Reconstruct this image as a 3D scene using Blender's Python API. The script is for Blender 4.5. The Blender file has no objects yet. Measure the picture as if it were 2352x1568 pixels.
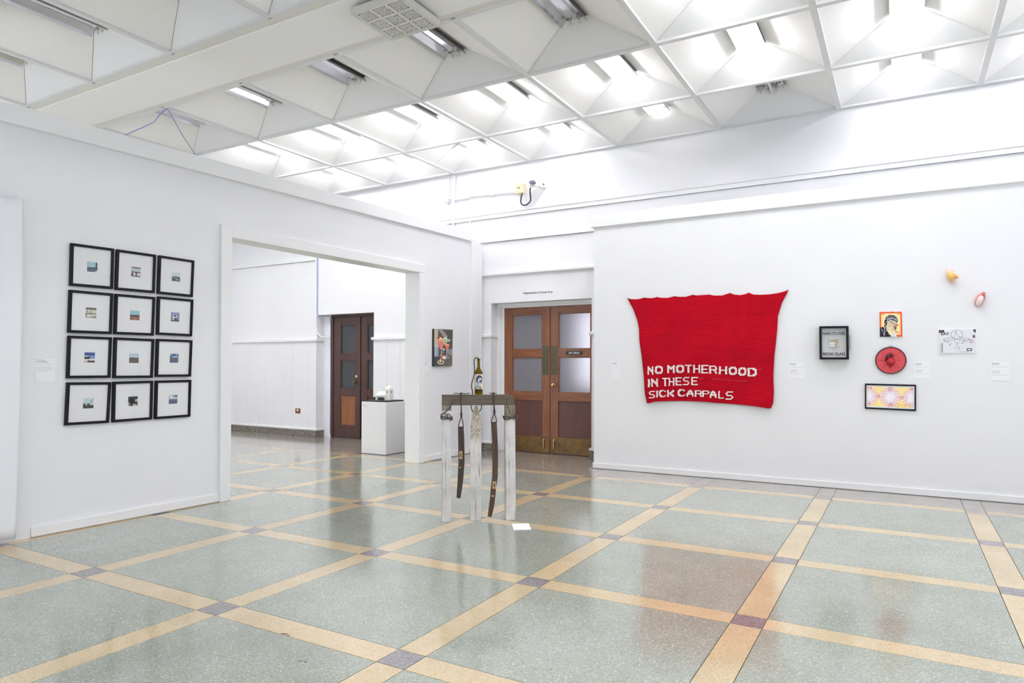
import bpy, bmesh, math, random
import numpy as np
from mathutils import Vector
random.seed(7); rng = np.random.RandomState(7)
U = 1.2192                                   # one floor module (4 ft) in metres; coordinates below are in modules
S = bpy.context.scene
COL = S.collection

# ------------------------------------------------------------------ camera
FPX, CX, CY = 1569.036, 1160.039, 820.759
CAM = np.array([1.552349, -2.943833, 1.050928]); YAW, PIT, ROL = -0.527583, 0.0108146, 0.0022745
def cam_axes():
    cy, sy = math.cos(YAW), math.sin(YAW); cp, sp = math.cos(PIT), math.sin(PIT); cr, sr = math.cos(ROL), math.sin(ROL)
    fw = np.array([sy*cp, cy*cp, sp]); rt = np.array([cy, -sy, 0.0]); up = np.cross(rt, fw)
    return rt*cr + up*sr, up*cr - rt*sr, fw
RT, UPV, FW = cam_axes()
cam = bpy.data.cameras.new('camera'); cam.sensor_width = 36; cam.sensor_fit = 'HORIZONTAL'
cam.lens = FPX/2352*36; cam.shift_x = (1176-CX)/2352; cam.shift_y = (CY-784)/2352; cam.clip_start = .05
cam_o = bpy.data.objects.new('camera', cam); COL.objects.link(cam_o)
from mathutils import Matrix
m = Matrix.Identity(4)
for r in range(3):
    m[r][0], m[r][1], m[r][2], m[r][3] = RT[r], UPV[r], -FW[r], CAM[r]*U
cam_o.matrix_world = m
S.camera = cam_o

# ------------------------------------------------------------------ world, daylight, exposure
TUBE = 43.0
W = bpy.data.worlds.new('world'); S.world = W; W.use_nodes = True
W.node_tree.nodes['Background'].inputs[0].default_value = (.80, .88, 1, 1)
W.node_tree.nodes['Background'].inputs[1].default_value = 1.0
def area(name, loc, rot, sx, sy, power, col):
    l = bpy.data.lights.new(name, 'AREA'); l.shape = 'RECTANGLE'; l.size = sx*U; l.size_y = sy*U; l.energy = power; l.color = col
    o = bpy.data.objects.new(name, l); COL.objects.link(o); o.location = [c*U for c in loc]; o.rotation_euler = rot; return o
XE, YS, XW = 4.36, -4.1, -8.3                  # east wall, south wall, west wall of the hall
ZC = 3.455                                     # underside of the ceiling grid
SOUTH_WIN = [(-7.6, -5.9), (-5.4, -3.7), (-2.3, -.5), (.0, 1.8), (2.3, 4.1)]  # first two are unseen hall windows, added to brighten the hall
EAST_WIN = [(-3.4, -1.7), (-1.2, .5), (1.0, 2.7)]
WZ0, WZ1 = .6, 2.4
for a, b in SOUTH_WIN: area('window_daylight', ((a+b)/2, YS-.12, (WZ0+WZ1)/2), (math.radians(90), 0, 0), b-a, WZ1-WZ0, 58 if b < -3 else 11, (.90, .94, 1))  # the stronger lamps stand at the added hall windows
for a, b in EAST_WIN: area('window_daylight', (XE+.12, (a+b)/2, (WZ0+WZ1)/2), (math.radians(90), 0, math.radians(90)), b-a, WZ1-WZ0, 22, (.80, .88, 1))
S.view_settings.view_transform = 'Standard'; S.view_settings.look = 'None'; S.view_settings.gamma = 1
S.view_settings.use_curve_mapping = False; S.view_settings.exposure = 0.33
S.cycles.max_bounces = 10; S.cycles.diffuse_bounces = 6; S.cycles.glossy_bounces = 5; S.cycles.transmission_bounces = 6
S.cycles.sample_clamp_indirect = 8; S.cycles.caustics_reflective = False

# ------------------------------------------------------------------ pixel of the photograph -> point on a real plane
def ray(px): return FW + RT*(px[0]-CX)/FPX - UPV*(px[1]-CY)/FPX
def on(px, P, N):
    d = ray(px); N = np.array(N, float); return CAM + d*(((np.array(P, float)-CAM) @ N)/(d @ N))
def on_left(px, off=0):  return on(px, (-2.985+off, 0, 0), (1, -.0225, 0))
def on_right(px, off=0): return on(px, (0, 3.55-off, 0), (0, 1, 0))
def by(x): return 4.15 - .02*min(x+2, 0)
def on_back(px, off=0):
    p = on(px, (-2, 4.15-off, 0), (.02, 1, 0)); return p if p[0] < -2 else on(px, (-2, 4.15-off, 0), (0, 1, 0))
def on_floor(px, z=0):   return on(px, (0, 0, z), (0, 0, 1))
def lx(s): return -2.985 + .0225*s
NL = np.array([1, -.0225, 0]); NR = np.array([0, -1, 0]); NB = np.array([-.02, -1, 0])

# ------------------------------------------------------------------ materials
def lin(c): return tuple(((v/255)/12.92 if v/255 <= .04045 else (((v/255)+.055)/1.055)**2.4) for v in c)
class NT:
    def __init__(s, name):
        s.m = bpy.data.materials.new(name); s.m.use_nodes = True; s.t = s.m.node_tree; s.b = s.t.nodes['Principled BSDF']
    def n(s, typ, **k):
        x = s.t.nodes.new(typ)
        for a, v in k.items(): setattr(x, a, v)
        return x
    def l(s, a, b): s.t.links.new(a, b)
    def coord(s, scale=(1, 1, 1), kind='Object'):
        c = s.n('ShaderNodeTexCoord'); mp = s.n('ShaderNodeMapping'); mp.inputs['Scale'].default_value = scale
        s.l(c.outputs[kind], mp.inputs[0]); return mp.outputs[0]
    def noise(s, vec, scale, detail=2, rough=.5):
        x = s.n('ShaderNodeTexNoise'); x.inputs['Scale'].default_value = scale; x.inputs['Detail'].default_value = detail; x.inputs['Roughness'].default_value = rough
        s.l(vec, x.inputs['Vector']); return x.outputs['Fac']
    def ramp(s, fac, stops):
        r = s.n('ShaderNodeValToRGB'); e = r.color_ramp.elements
        while len(e) < len(stops): e.new(.5)
        for i, (p, c) in enumerate(stops):
            e[i].position = p; e[i].color = (*c, 1) if len(c) == 3 else c
        s.l(fac, r.inputs[0]); return r.outputs[0]
    def mix(s, fac, a, b, mode='MIX'):
        x = s.n('ShaderNodeMix', data_type='RGBA', blend_type=mode)
        if isinstance(fac, float): x.inputs[0].default_value = fac
        else: s.l(fac, x.inputs[0])
        for i, v in ((6, a), (7, b)):
            if isinstance(v, tuple): x.inputs[i].default_value = (*v[:3], 1)
            else: s.l(v, x.inputs[i])
        return x.outputs[2]
    def bump(s, h, strength, dist=.01):
        x = s.n('ShaderNodeBump'); x.inputs['Strength'].default_value = strength; x.inputs['Distance'].default_value = dist
        s.l(h, x.inputs['Height']); s.l(x.outputs[0], s.b.inputs['Normal'])
    def set(s, **k):
        for a, v in k.items():
            i = s.b.inputs[a.replace('_', ' ')]
            if hasattr(v, 'is_output'): s.l(v, i)
            else: i.default_value = (*v, 1) if isinstance(v, tuple) and len(v) == 3 else v
        return s
def flat(name, c, rough=.5, metal=0., spec=.5, srgb=True):
    n = NT(name); n.set(Base_Color=lin(c) if srgb else c, Roughness=rough, Metallic=metal); n.b.inputs['Specular IOR Level'].default_value = spec; return n.m
def paint(name, c, rough=.55, bumps=.08, sc=14):
    n = NT(name); v = n.coord(); f = n.noise(v, .9, 3)
    a = lin(c); d = tuple(x*.965 for x in a)
    n.set(Base_Color=n.ramp(f, [(.3, d), (.7, a)]), Roughness=rough); n.b.inputs['Specular IOR Level'].default_value = .3
    n.bump(n.noise(v, sc*6, 3), bumps, .004); return n.m
def terrazzo(name, base, chips, pale, rough=.15, sc=190):
    n = NT(name); v = n.coord(kind='Object')
    oi = n.n('ShaderNodeObjectInfo'); add = n.n('ShaderNodeVectorMath', operation='ADD'); n.l(v, add.inputs[0])
    sc3 = n.n('ShaderNodeVectorMath', operation='SCALE'); n.l(oi.outputs['Location'], sc3.inputs[0]); sc3.inputs['Scale'].default_value = 1.7
    n.l(sc3.outputs[0], add.inputs[1]); v = add.outputs[0]
    vo = n.n('ShaderNodeTexVoronoi'); vo.inputs['Scale'].default_value = sc; n.l(v, vo.inputs['Vector'])
    sep = n.n('ShaderNodeSeparateColor'); n.l(vo.outputs['Color'], sep.inputs[0])
    c1 = n.ramp(sep.outputs[0], [(0, lin(chips)), (.3, lin(base)), (.88, lin(base)), (.98, lin(pale))])
    vo2 = n.n('ShaderNodeTexVoronoi'); vo2.inputs['Scale'].default_value = sc*.55; n.l(v, vo2.inputs['Vector'])
    sep2 = n.n('ShaderNodeSeparateColor'); n.l(vo2.outputs['Color'], sep2.inputs[0])
    big = n.ramp(sep2.outputs[1], [(.965, (0, 0, 0)), (.98, (.6, .6, .6))])
    near = n.ramp(vo2.outputs['Distance'], [(.25, (1, 1, 1)), (.4, (0, 0, 0))])
    mk = n.mix(1.0, big, near, 'MULTIPLY')
    c2 = n.mix(mk, c1, lin(pale))
    cloud = n.ramp(n.noise(v, 2.2, 4, .6), [(.3, (.86, .85, .83)), (.65, (1, 1, 1))])
    c3 = n.mix(1.0, c2, cloud, 'MULTIPLY')
    rn = n.ramp(oi.outputs['Random'], [(0, (.93, .93, .93)), (1, (1.0, 1.0, 1.0))])
    c4 = n.mix(1.0, c3, rn, 'MULTIPLY')
    rr = n.ramp(n.noise(v, 3.5, 4, .6), [(.3, (rough*.8,)*3), (.75, (rough*1.35,)*3)])
    n.set(Base_Color=c4, Roughness=rr, IOR=1.52); n.b.inputs['Coat Weight'].default_value = .45; n.b.inputs['Coat Roughness'].default_value = .09
    n.bump(n.noise(v, 5, 2), .05, .004); return n.m
def wood(name, dark, light, rough=.35, axis='Z', sc=1., streak=26):
    n = NT(name); s3 = {'Z': (streak, streak, 1.6), 'X': (1.6, streak, streak)}[axis]; v = n.coord(tuple(x*sc for x in s3))
    f = n.noise(v, 1.6, 5, .62)
    n.set(Base_Color=n.ramp(f, [(.28, lin(dark)), (.72, lin(light))]), Roughness=rough); n.bump(f, .06, .004); return n.m
M = {}
M['wall'] = paint('white_wall_paint', (235, 235, 238))
M['fascia'] = paint('white_trim_paint', (240, 240, 241), .45)
M['trim'] = paint('glossy_white_trim', (238, 238, 239), .4)
M['ceil_bar'] = flat('white_ceiling_metal', (216, 216, 216), .5)
M['soffit'] = paint('soffit_paint', (240, 239, 238), .6)
M['soffit_edge'] = paint('soffit_edge_paint', (222, 219, 212), .6)
M['smooth'] = paint('smooth_ceiling_board', (226, 226, 227), .6, .02)
n = NT('acoustic_board'); v = n.coord(); f = n.noise(v, 260, 3, .7)
n.set(Base_Color=n.ramp(f, [(.34, lin((224, 222, 219))), (.52, lin((246, 245, 243)))]), Roughness=.9); n.bump(f, .3, .003); M['acoustic'] = n.m
M['green'] = terrazzo('green_terrazzo', (162, 168, 155), (130, 135, 124), (208, 211, 202))
M['yellow'] = terrazzo('yellow_terrazzo', (213, 192, 154), (190, 164, 122), (224, 208, 180), sc=210)
M['purple'] = terrazzo('purple_terrazzo', (144, 138, 141), (112, 106, 110), (186, 182, 184), sc=190)
M['border'] = terrazzo('grey_border_terrazzo', (160, 153, 144), (122, 114, 105), (206, 201, 192), sc=190)
M['joint'] = flat('dark_joint', (86, 84, 82), .6)
n = NT('granite_base'); v = n.coord(); vo = n.n('ShaderNodeTexVoronoi'); vo.inputs['Scale'].default_value = 95; n.l(v, vo.inputs['Vector'])
sp = n.n('ShaderNodeSeparateColor'); n.l(vo.outputs['Color'], sp.inputs[0])
n.set(Base_Color=n.ramp(sp.outputs[0], [(0, lin((58, 54, 48))), (.5, lin((112, 106, 96))), (.85, lin((128, 122, 112))), (.97, lin((176, 170, 160)))]), Roughness=.3); M['granite'] = n.m
M['door'] = wood('reddish_door_wood', (102, 58, 35), (144, 88, 52), .34)
M['door_h'] = wood('reddish_door_rail', (102, 58, 35), (144, 88, 52), .34, 'X')
M['door_panel'] = wood('plum_door_panel', (80, 46, 38), (98, 58, 48), .4)
M['door_dark'] = wood('dark_door_wood', (56, 34, 28), (78, 50, 42), .34)
M['plywood'] = wood('plywood_patch', (112, 66, 38), (148, 92, 54), .45)
n = NT('worn_brass'); v = n.coord(); f = n.noise(v, 5, 5, .7)
n.set(Base_Color=n.ramp(f, [(.3, lin((66, 58, 50))), (.55, lin((122, 92, 52))), (.8, lin((140, 108, 62)))]), Roughness=.42, Metallic=.55); M['kick'] = n.m
M['push'] = flat('tarnished_bronze', (88, 84, 66), .45, .6)
M['brass'] = flat('polished_brass', (196, 168, 116), .25, .9)
def frosted(name, c, rough):
    n = NT(name); n.set(Base_Color=lin(c), Roughness=rough, IOR=1.3); n.b.inputs['Transmission Weight'].default_value = .8
    v = n.coord(); n.bump(n.noise(v, 160, 2), .25, .003); return n.m
M['frost'] = frosted('frosted_glass', (232, 230, 238), .42)
M['frost_dark'] = frosted('dark_frosted_glass', (146, 152, 158), .4)
def clear(name, tint, refl=.9):
    mm = bpy.data.materials.new(name); mm.use_nodes = True; t = mm.node_tree; t.nodes.clear()
    o = t.nodes.new('ShaderNodeOutputMaterial'); mx = t.nodes.new('ShaderNodeMixShader'); lw = t.nodes.new('ShaderNodeLayerWeight'); lw.inputs[0].default_value = .5
    p = t.nodes.new('ShaderNodeMath'); p.operation = 'POWER'; p.inputs[1].default_value = 5; t.links.new(lw.outputs['Facing'], p.inputs[0])
    q = t.nodes.new('ShaderNodeMath'); q.operation = 'MULTIPLY_ADD'; q.inputs[1].default_value = refl; q.inputs[2].default_value = .022; t.links.new(p.outputs[0], q.inputs[0])
    tr = t.nodes.new('ShaderNodeBsdfTransparent'); tr.inputs[0].default_value = (*tint, 1); gl = t.nodes.new('ShaderNodeBsdfGlossy'); gl.inputs['Roughness'].default_value = .04
    t.links.new(q.outputs[0], mx.inputs[0]); t.links.new(tr.outputs[0], mx.inputs[1]); t.links.new(gl.outputs[0], mx.inputs[2]); t.links.new(mx.outputs[0], o.inputs[0]); return mm
M['clear'] = clear('picture_glass', (1, 1, 1), .5)
M['bottle'] = clear('olive_bottle_glass', (.64, .57, .13))
M['black'] = flat('black_frame', (20, 19, 22), .45, 0, .2)
M['black_rough'] = flat('black_board', (34, 34, 36), .55)
M['mat'] = flat('white_mat_board', (236, 236, 238), .8, 0, .2)
M['paper'] = flat('white_paper', (238, 238, 241), .8, 0, .2)
M['bright_paper'] = flat('bright_white_paper', (250, 250, 252), .7, 0, .2)
M['ink'] = flat('black_ink', (24, 24, 28), .6)
M['grey_ink'] = flat('grey_vinyl', (96, 96, 112), .6)
M['white_ink'] = flat('white_vinyl', (240, 240, 240), .5)
M['sign'] = flat('black_sign_plastic', (26, 32, 40), .4)
M['reflector'] = flat('brushed_aluminium_reflector', (205, 204, 208), .12, 1.)
M['housing'] = flat('white_enamel_housing', (226, 226, 224), .4)
M['socket'] = flat('lampholder_plastic', (230, 227, 218), .5)
M['scuff'] = flat('dark_scuff', (88, 80, 76), .7)
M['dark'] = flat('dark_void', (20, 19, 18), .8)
def emis(name, c, s):
    n = NT(name); n.set(Base_Color=(.9, .9, .9), Roughness=.4); n.b.inputs['Emission Color'].default_value = (*c, 1); n.b.inputs['Emission Strength'].default_value = s; return n.m
M['tube_on'] = emis('lit_fluorescent_tube', (.962, .962, 1), TUBE)
M['tube_dim'] = emis('ageing_fluorescent_tube', (1, .97, .92), TUBE*.35)
M['tube_off'] = flat('unlit_tube', (236, 236, 240), .25)
M['pipe'] = flat('painted_conduit', (236, 236, 236), .4)
M['blue'] = flat('blue_cable_jacket', (138, 148, 198), .5)
M['black_cord'] = flat('black_cord', (28, 28, 36), .5)
M['cream_plastic'] = flat('cream_box', (240, 224, 178), .5)
M['device'] = flat('white_device_plastic', (238, 236, 232), .4)
M['lens'] = flat('smoked_lens', (96, 98, 120), .15)
M['outlet'] = flat('brown_outlet', (120, 70, 46), .45)
M['vent'] = flat('vent_plastic', (206, 204, 198), .55)
M['pedestal'] = paint('pedestal_paint', (236, 236, 237), .5)
M['model_white'] = flat('white_model_card', (244, 243, 238), .7)
M['model_col'] = flat('charred_columns', (66, 62, 54), .7)
# weathered wood
n = NT('weathered_beam'); v = n.coord((1.2, 1.2, 30)); f = n.noise(v, 3.0, 6, .65); v2 = n.coord(); g = n.noise(v2, 3, 3)
c = n.ramp(f, [(.25, lin((60, 52, 45))), (.5, lin((102, 92, 80))), (.8, lin((130, 120, 104)))])
n.set(Base_Color=n.mix(1.0, c, n.ramp(g, [(.3, (.75, .74, .76)), (.7, (1, 1, 1))]), 'MULTIPLY'), Roughness=.85); n.bump(f, .5, .004); M['beam'] = n.m
def chipped(name, z0, soil=(0, 0), paintc=(216, 213, 212)):
    """white paint worn off in streaks; bare grey wood above z0 (metres); soiled band between soil"""
    n = NT(name); v = n.coord((52, 52, 2.0)); f = n.noise(v, 1.6, 6, .72); co = n.coord(); f2 = n.noise(co, 26, 4, .7)
    wv = n.coord((40, 40, 2)); w = n.noise(wv, 1.5, 4)
    woodc = n.ramp(w, [(.3, lin((96, 86, 74))), (.7, lin((150, 138, 120)))])
    pc = n.ramp(n.noise(co, 6, 4), [(.3, lin(tuple(x-26 for x in paintc))), (.6, lin(paintc))])
    chip = n.ramp(f, [(.385, (1, 1, 1)), (.43, (0, 0, 0))])
    c1 = n.mix(chip, pc, woodc)
    sx = n.n('ShaderNodeSeparateXYZ'); n.l(co, sx.inputs[0])
    def band(a, b, noisy):
        mth = n.n('ShaderNodeMath', operation='ADD'); n.l(sx.outputs[2], mth.inputs[0])
        ms = n.n('ShaderNodeMath', operation='MULTIPLY_ADD'); n.l(f2, ms.inputs[0]); ms.inputs[1].default_value = noisy; ms.inputs[2].default_value = -noisy/2
        n.l(ms.outputs[0], mth.inputs[1])
        mr = n.n('ShaderNodeMapRange'); mr.inputs[1].default_value = a; mr.inputs[2].default_value = b; n.l(mth.outputs[0], mr.inputs[0]); return mr.outputs[0]
    c2 = n.mix(band(z0-.004, z0+.004, .02), c1, woodc)
    if soil[1]:
        s1 = band(soil[0], soil[0]+.06, .12)
        sp_ = n.ramp(n.noise(co, 75, 4, .8), [(.36, lin((104, 92, 84))), (.5, lin((188, 178, 164))), (.7, lin((204, 196, 184)))])
        c2 = n.mix(s1, c2, sp_)
        c2 = n.mix(band(z0-.004, z0+.004, .02), c2, n.ramp(w, [(.3, lin((134, 122, 108))), (.7, lin((176, 162, 144)))]))
    n.set(Base_Color=c2, Roughness=.8); n.bump(f, .3, .004); return n.m
M['post_l'] = chipped('chipped_white_post', .905)
M['post_r'] = chipped('chipped_white_post_bare_top', .84)
M['picket'] = chipped('soiled_white_picket', .865, (.64, .78), (214, 210, 207))
M['stave_dark'] = wood('dark_stave', (40, 30, 26), (70, 52, 42), .55, sc=1.6)
M['stave_brown'] = wood('brown_stave', (54, 38, 29), (90, 62, 45), .55, sc=1.6)
M['stave_tag'] = flat('bare_wood_patch', (190, 158, 116), .8)
M['rope'] = flat('brown_twine', (70, 60, 52), .9)
M['wire'] = flat('rusty_wire', (74, 66, 60), .7)
# fabrics / art
n = NT('red_yarn'); v = n.coord((1, 1, 1)); f = n.noise(v, 320, 3, .7); g = n.noise(v, 3, 2)
n.set(Base_Color=n.mix(1.0, n.ramp(f, [(.3, lin((132, 4, 22))), (.65, lin((196, 12, 36)))]), n.ramp(g, [(.3, (.82, .82, .82)), (.7, (1, 1, 1))]), 'MULTIPLY'), Roughness=.95)
n.b.inputs['Specular IOR Level'].default_value = .1; n.bump(f, .4, .003); M['yarn'] = n.m
M['yarn_white'] = flat('white_yarn', (232, 222, 220), .95, 0, .1)
M['thread_pink'] = flat('pink_thread', (206, 112, 124), .95, 0, .1)
M['pin'] = flat('steel_pin', (170, 170, 172), .3, .8)
M['hoop'] = flat('dark_hoop', (40, 30, 36), .5)
n = NT('coral_cloth'); v = n.coord(); f = n.noise(v, 300, 2); n.set(Base_Color=n.ramp(f, [(.3, lin((186, 62, 70))), (.7, lin((210, 84, 90)))]), Roughness=.9); M['coral'] = n.m
M['heart_dark'] = flat('dark_bead_red', (92, 24, 30), .5)
M['heart_red'] = flat('glossy_red_beads', (170, 10, 30), .25)
M['stitch'] = flat('black_stitch', (52, 22, 30), .8)
M['snail_y'] = flat('yellow_shell', (226, 184, 96), .3)
M['snail_o'] = flat('orange_spire', (222, 164, 92), .3)
M['snail_p'] = flat('pale_pink_slug', (234, 206, 196), .35)
M['snail_r'] = flat('rosy_slug', (196, 112, 112), .35)
M['snail_w'] = flat('pearly_pink_shell', (234, 212, 210), .3)
n = NT('printed_surface'); ca = n.n('ShaderNodeVertexColor'); ca.layer_name = 'ink'; n.set(Base_Color=ca.outputs[0], Roughness=.55); n.b.inputs['Specular IOR Level'].default_value = .3; M['print'] = n.m
n = NT('curtain_cloth'); v = n.coord(); f = n.noise(v, 240, 2); n.set(Base_Color=n.ramp(f, [(.3, lin((234, 235, 238))), (.7, lin((240, 241, 244)))]), Roughness=.9); n.bump(f, .04, .001); M['curtain'] = n.m
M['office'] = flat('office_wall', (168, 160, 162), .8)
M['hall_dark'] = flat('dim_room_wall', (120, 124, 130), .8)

# ------------------------------------------------------------------ mesh builder (coordinates in floor modules)
ORG = {}
class MB:
    def __init__(s): s.v = []; s.f = []; s.smooth = False
    def add(s, vs, fs):
        o = len(s.v); s.v += [tuple(map(float, p)) for p in vs]; s.f += [tuple(i+o for i in f) for f in fs]; return s
    def box(s, lo, hi):
        (a, b, c), (d, e, f) = lo, hi
        return s.add([(a,b,c),(d,b,c),(d,e,c),(a,e,c),(a,b,f),(d,b,f),(d,e,f),(a,e,f)], [(0,3,2,1),(4,5,6,7),(0,1,5,4),(1,2,6,5),(2,3,7,6),(3,0,4,7)])
    def hexa(s, bot, top):      # two quads, same winding
        return s.add(list(bot)+list(top), [(3,2,1,0),(4,5,6,7),(0,1,5,4),(1,2,6,5),(2,3,7,6),(3,0,4,7)])
    def slab(s, quad, nrm, d0, d1):   # quad of points pushed along nrm from d0 to d1
        n_ = np.array(nrm, float); q = [np.array(p, float) for p in quad]
        return s.hexa([p+n_*d0 for p in q], [p+n_*d1 for p in q])
    def prism(s, poly, nrm, d0, d1):
        n_ = np.array(nrm, float); q = [np.array(p, float) for p in poly]; k = len(q)
        fs = [tuple(range(k))[::-1], tuple(range(k, 2*k))] + [(i, (i+1) % k, (i+1) % k+k, i+k) for i in range(k)]
        return s.add([p+n_*d0 for p in q]+[p+n_*d1 for p in q], fs)
    def tube(s, pts, r, n=6, caps=True, radii=None):
        pts = [np.array(p, float) for p in pts]; vs = []; fs = []
        prev = None
        for i, p in enumerate(pts):
            t = pts[min(i+1, len(pts)-1)]-pts[max(i-1, 0)]; t = t/(np.linalg.norm(t)+1e-9)
            if prev is None:
                a = np.array([0, 0, 1.]) if abs(t[2]) < .9 else np.array([1., 0, 0])
                x = np.cross(t, a)
            else: x = prev - t*(prev @ t)
            x /= np.linalg.norm(x)+1e-9; y = np.cross(t, x); prev = x
            rr = radii[i] if radii else r
            vs += [p+(x*math.cos(2*math.pi*k/n)+y*math.sin(2*math.pi*k/n))*rr for k in range(n)]
        for i in range(len(pts)-1):
            for k in range(n):
                fs.append((i*n+k, i*n+(k+1) % n, (i+1)*n+(k+1) % n, (i+1)*n+k))
        if caps: fs += [tuple(range(n))[::-1], tuple(range((len(pts)-1)*n, len(pts)*n))]
        s.smooth = True; return s.add(vs, fs)
    def lathe(s, prof, c, n=20, ax=(0, 0, 1), a0=0., a1=2*math.pi):
        ax = np.array(ax, float); ax /= np.linalg.norm(ax); x = np.cross(ax, (0, 0, 1.) if abs(ax[2]) < .9 else (1., 0, 0)); x /= np.linalg.norm(x); y = np.cross(ax, x)
        c = np.array(c, float); vs = []; fs = []; full = abs(a1-a0-2*math.pi) < 1e-6; k = n if full else n+1
        for (r, h) in prof:
            for j in range(k):
                a = a0+(a1-a0)*j/n; vs.append(c+ax*h+(x*math.cos(a)+y*math.sin(a))*max(r, 1e-5))
        for i in range(len(prof)-1):
            for j in range(n):
                j2 = (j+1) % k; fs.append((i*k+j, i*k+j2, (i+1)*k+j2, (i+1)*k+j))
        if full: fs += [tuple(range(k))[::-1], tuple(range((len(prof)-1)*k, len(prof)*k))]
        s.smooth = True; return s.add(vs, fs)
    def ellipsoid(s, c, rx, ry, rz, ex=(1,0,0), ey=(0,1,0), ez=(0,0,1), nu=14, nv=8, lump=0.):
        c = np.array(c, float); ex, ey, ez = [np.array(e, float) for e in (ex, ey, ez)]; vs = []; fs = []
        for i in range(nv+1):
            t = math.pi*i/nv
            for j in range(nu):
                p = 2*math.pi*j/nu; k = 1+(random.uniform(-lump, lump) if lump else 0)
                st = max(math.sin(t), .02)
                vs.append(c+k*(ex*rx*st*math.cos(p)+ey*ry*st*math.sin(p)+ez*rz*math.cos(t)))
        for i in range(nv):
            for j in range(nu): fs.append((i*nu+j, (i+1)*nu+j, (i+1)*nu+(j+1) % nu, i*nu+(j+1) % nu))
        fs += [tuple(range(nu)), tuple(range(nv*nu, (nv+1)*nu))[::-1]]
        s.smooth = True; return s.add(vs, fs)
    def build(s, name, mat, parent=None, origin=None, bevel=0, **props):
        if origin is None:
            if parent is not None: origin = ORG[parent.name]
            else:
                a = np.array(s.v); origin = np.array([(a[:,0].min()+a[:,0].max())/2, (a[:,1].min()+a[:,1].max())/2, a[:,2].min()])
        origin = np.array(origin, float)
        me = bpy.data.meshes.new(name); me.from_pydata([tuple((np.array(p)-origin)*U) for p in s.v], [], s.f); me.update()
        bm = bmesh.new(); bm.from_mesh(me); bmesh.ops.recalc_face_normals(bm, faces=bm.faces); bm.to_mesh(me); bm.free()
        if s.smooth:
            me.polygons.foreach_set('use_smooth', [True]*len(me.polygons))
            me.set_sharp_from_angle(angle=math.radians(40))
        return link(name, me, mat, parent, origin, bevel, **props)
def link(name, me, mat, parent=None, origin=(0, 0, 0), bevel=0, **props):
    if mat is not None and not me.materials: me.materials.append(M[mat] if isinstance(mat, str) else mat)
    o = bpy.data.objects.new(name, me); COL.objects.link(o); origin = np.array(origin, float); ORG[o.name] = origin
    if parent is not None:
        o.parent = parent; o.location = Vector((origin-ORG[parent.name])*U)
    else: o.location = Vector(origin*U)
    if bevel:
        b = o.modifiers.new('bevel', 'BEVEL'); b.width = bevel*U; b.segments = 2; b.limit_method = 'ANGLE'
    for k, v in props.items(): o[k] = v
    return o
def thing(name, label, cat, base, group=None):
    o = bpy.data.objects.new(name, None); COL.objects.link(o); o.empty_display_size = .05
    base = np.array(base, float); ORG[o.name] = base; o.location = Vector(base*U); tag(o, label, cat, group); return o
def tag(o, label, cat, group=None):
    o['label'] = label; o['category'] = cat
    if group: o['group'] = group
    return o
def struct(o): o['kind'] = 'structure'; return o
def bilin(q, u, v):
    a, b, c, d = q   # TL TR BR BL, v down
    return (a*(1-u)+b*u)*(1-v)+(d*(1-u)+c*u)*v
def inset(q, du, dv=None):
    dv = du if dv is None else dv
    return [bilin(q, u, v) for u, v in ((du, dv), (1-du, dv), (1-du, 1-dv), (du, 1-dv))]
def frame_ring(mb, q, qi, n, d0, d1):
    for i in range(4):
        j = (i+1) % 4; mb.slab([q[i], q[j], qi[j], qi[i]], n, d0, d1)
    return mb
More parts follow.
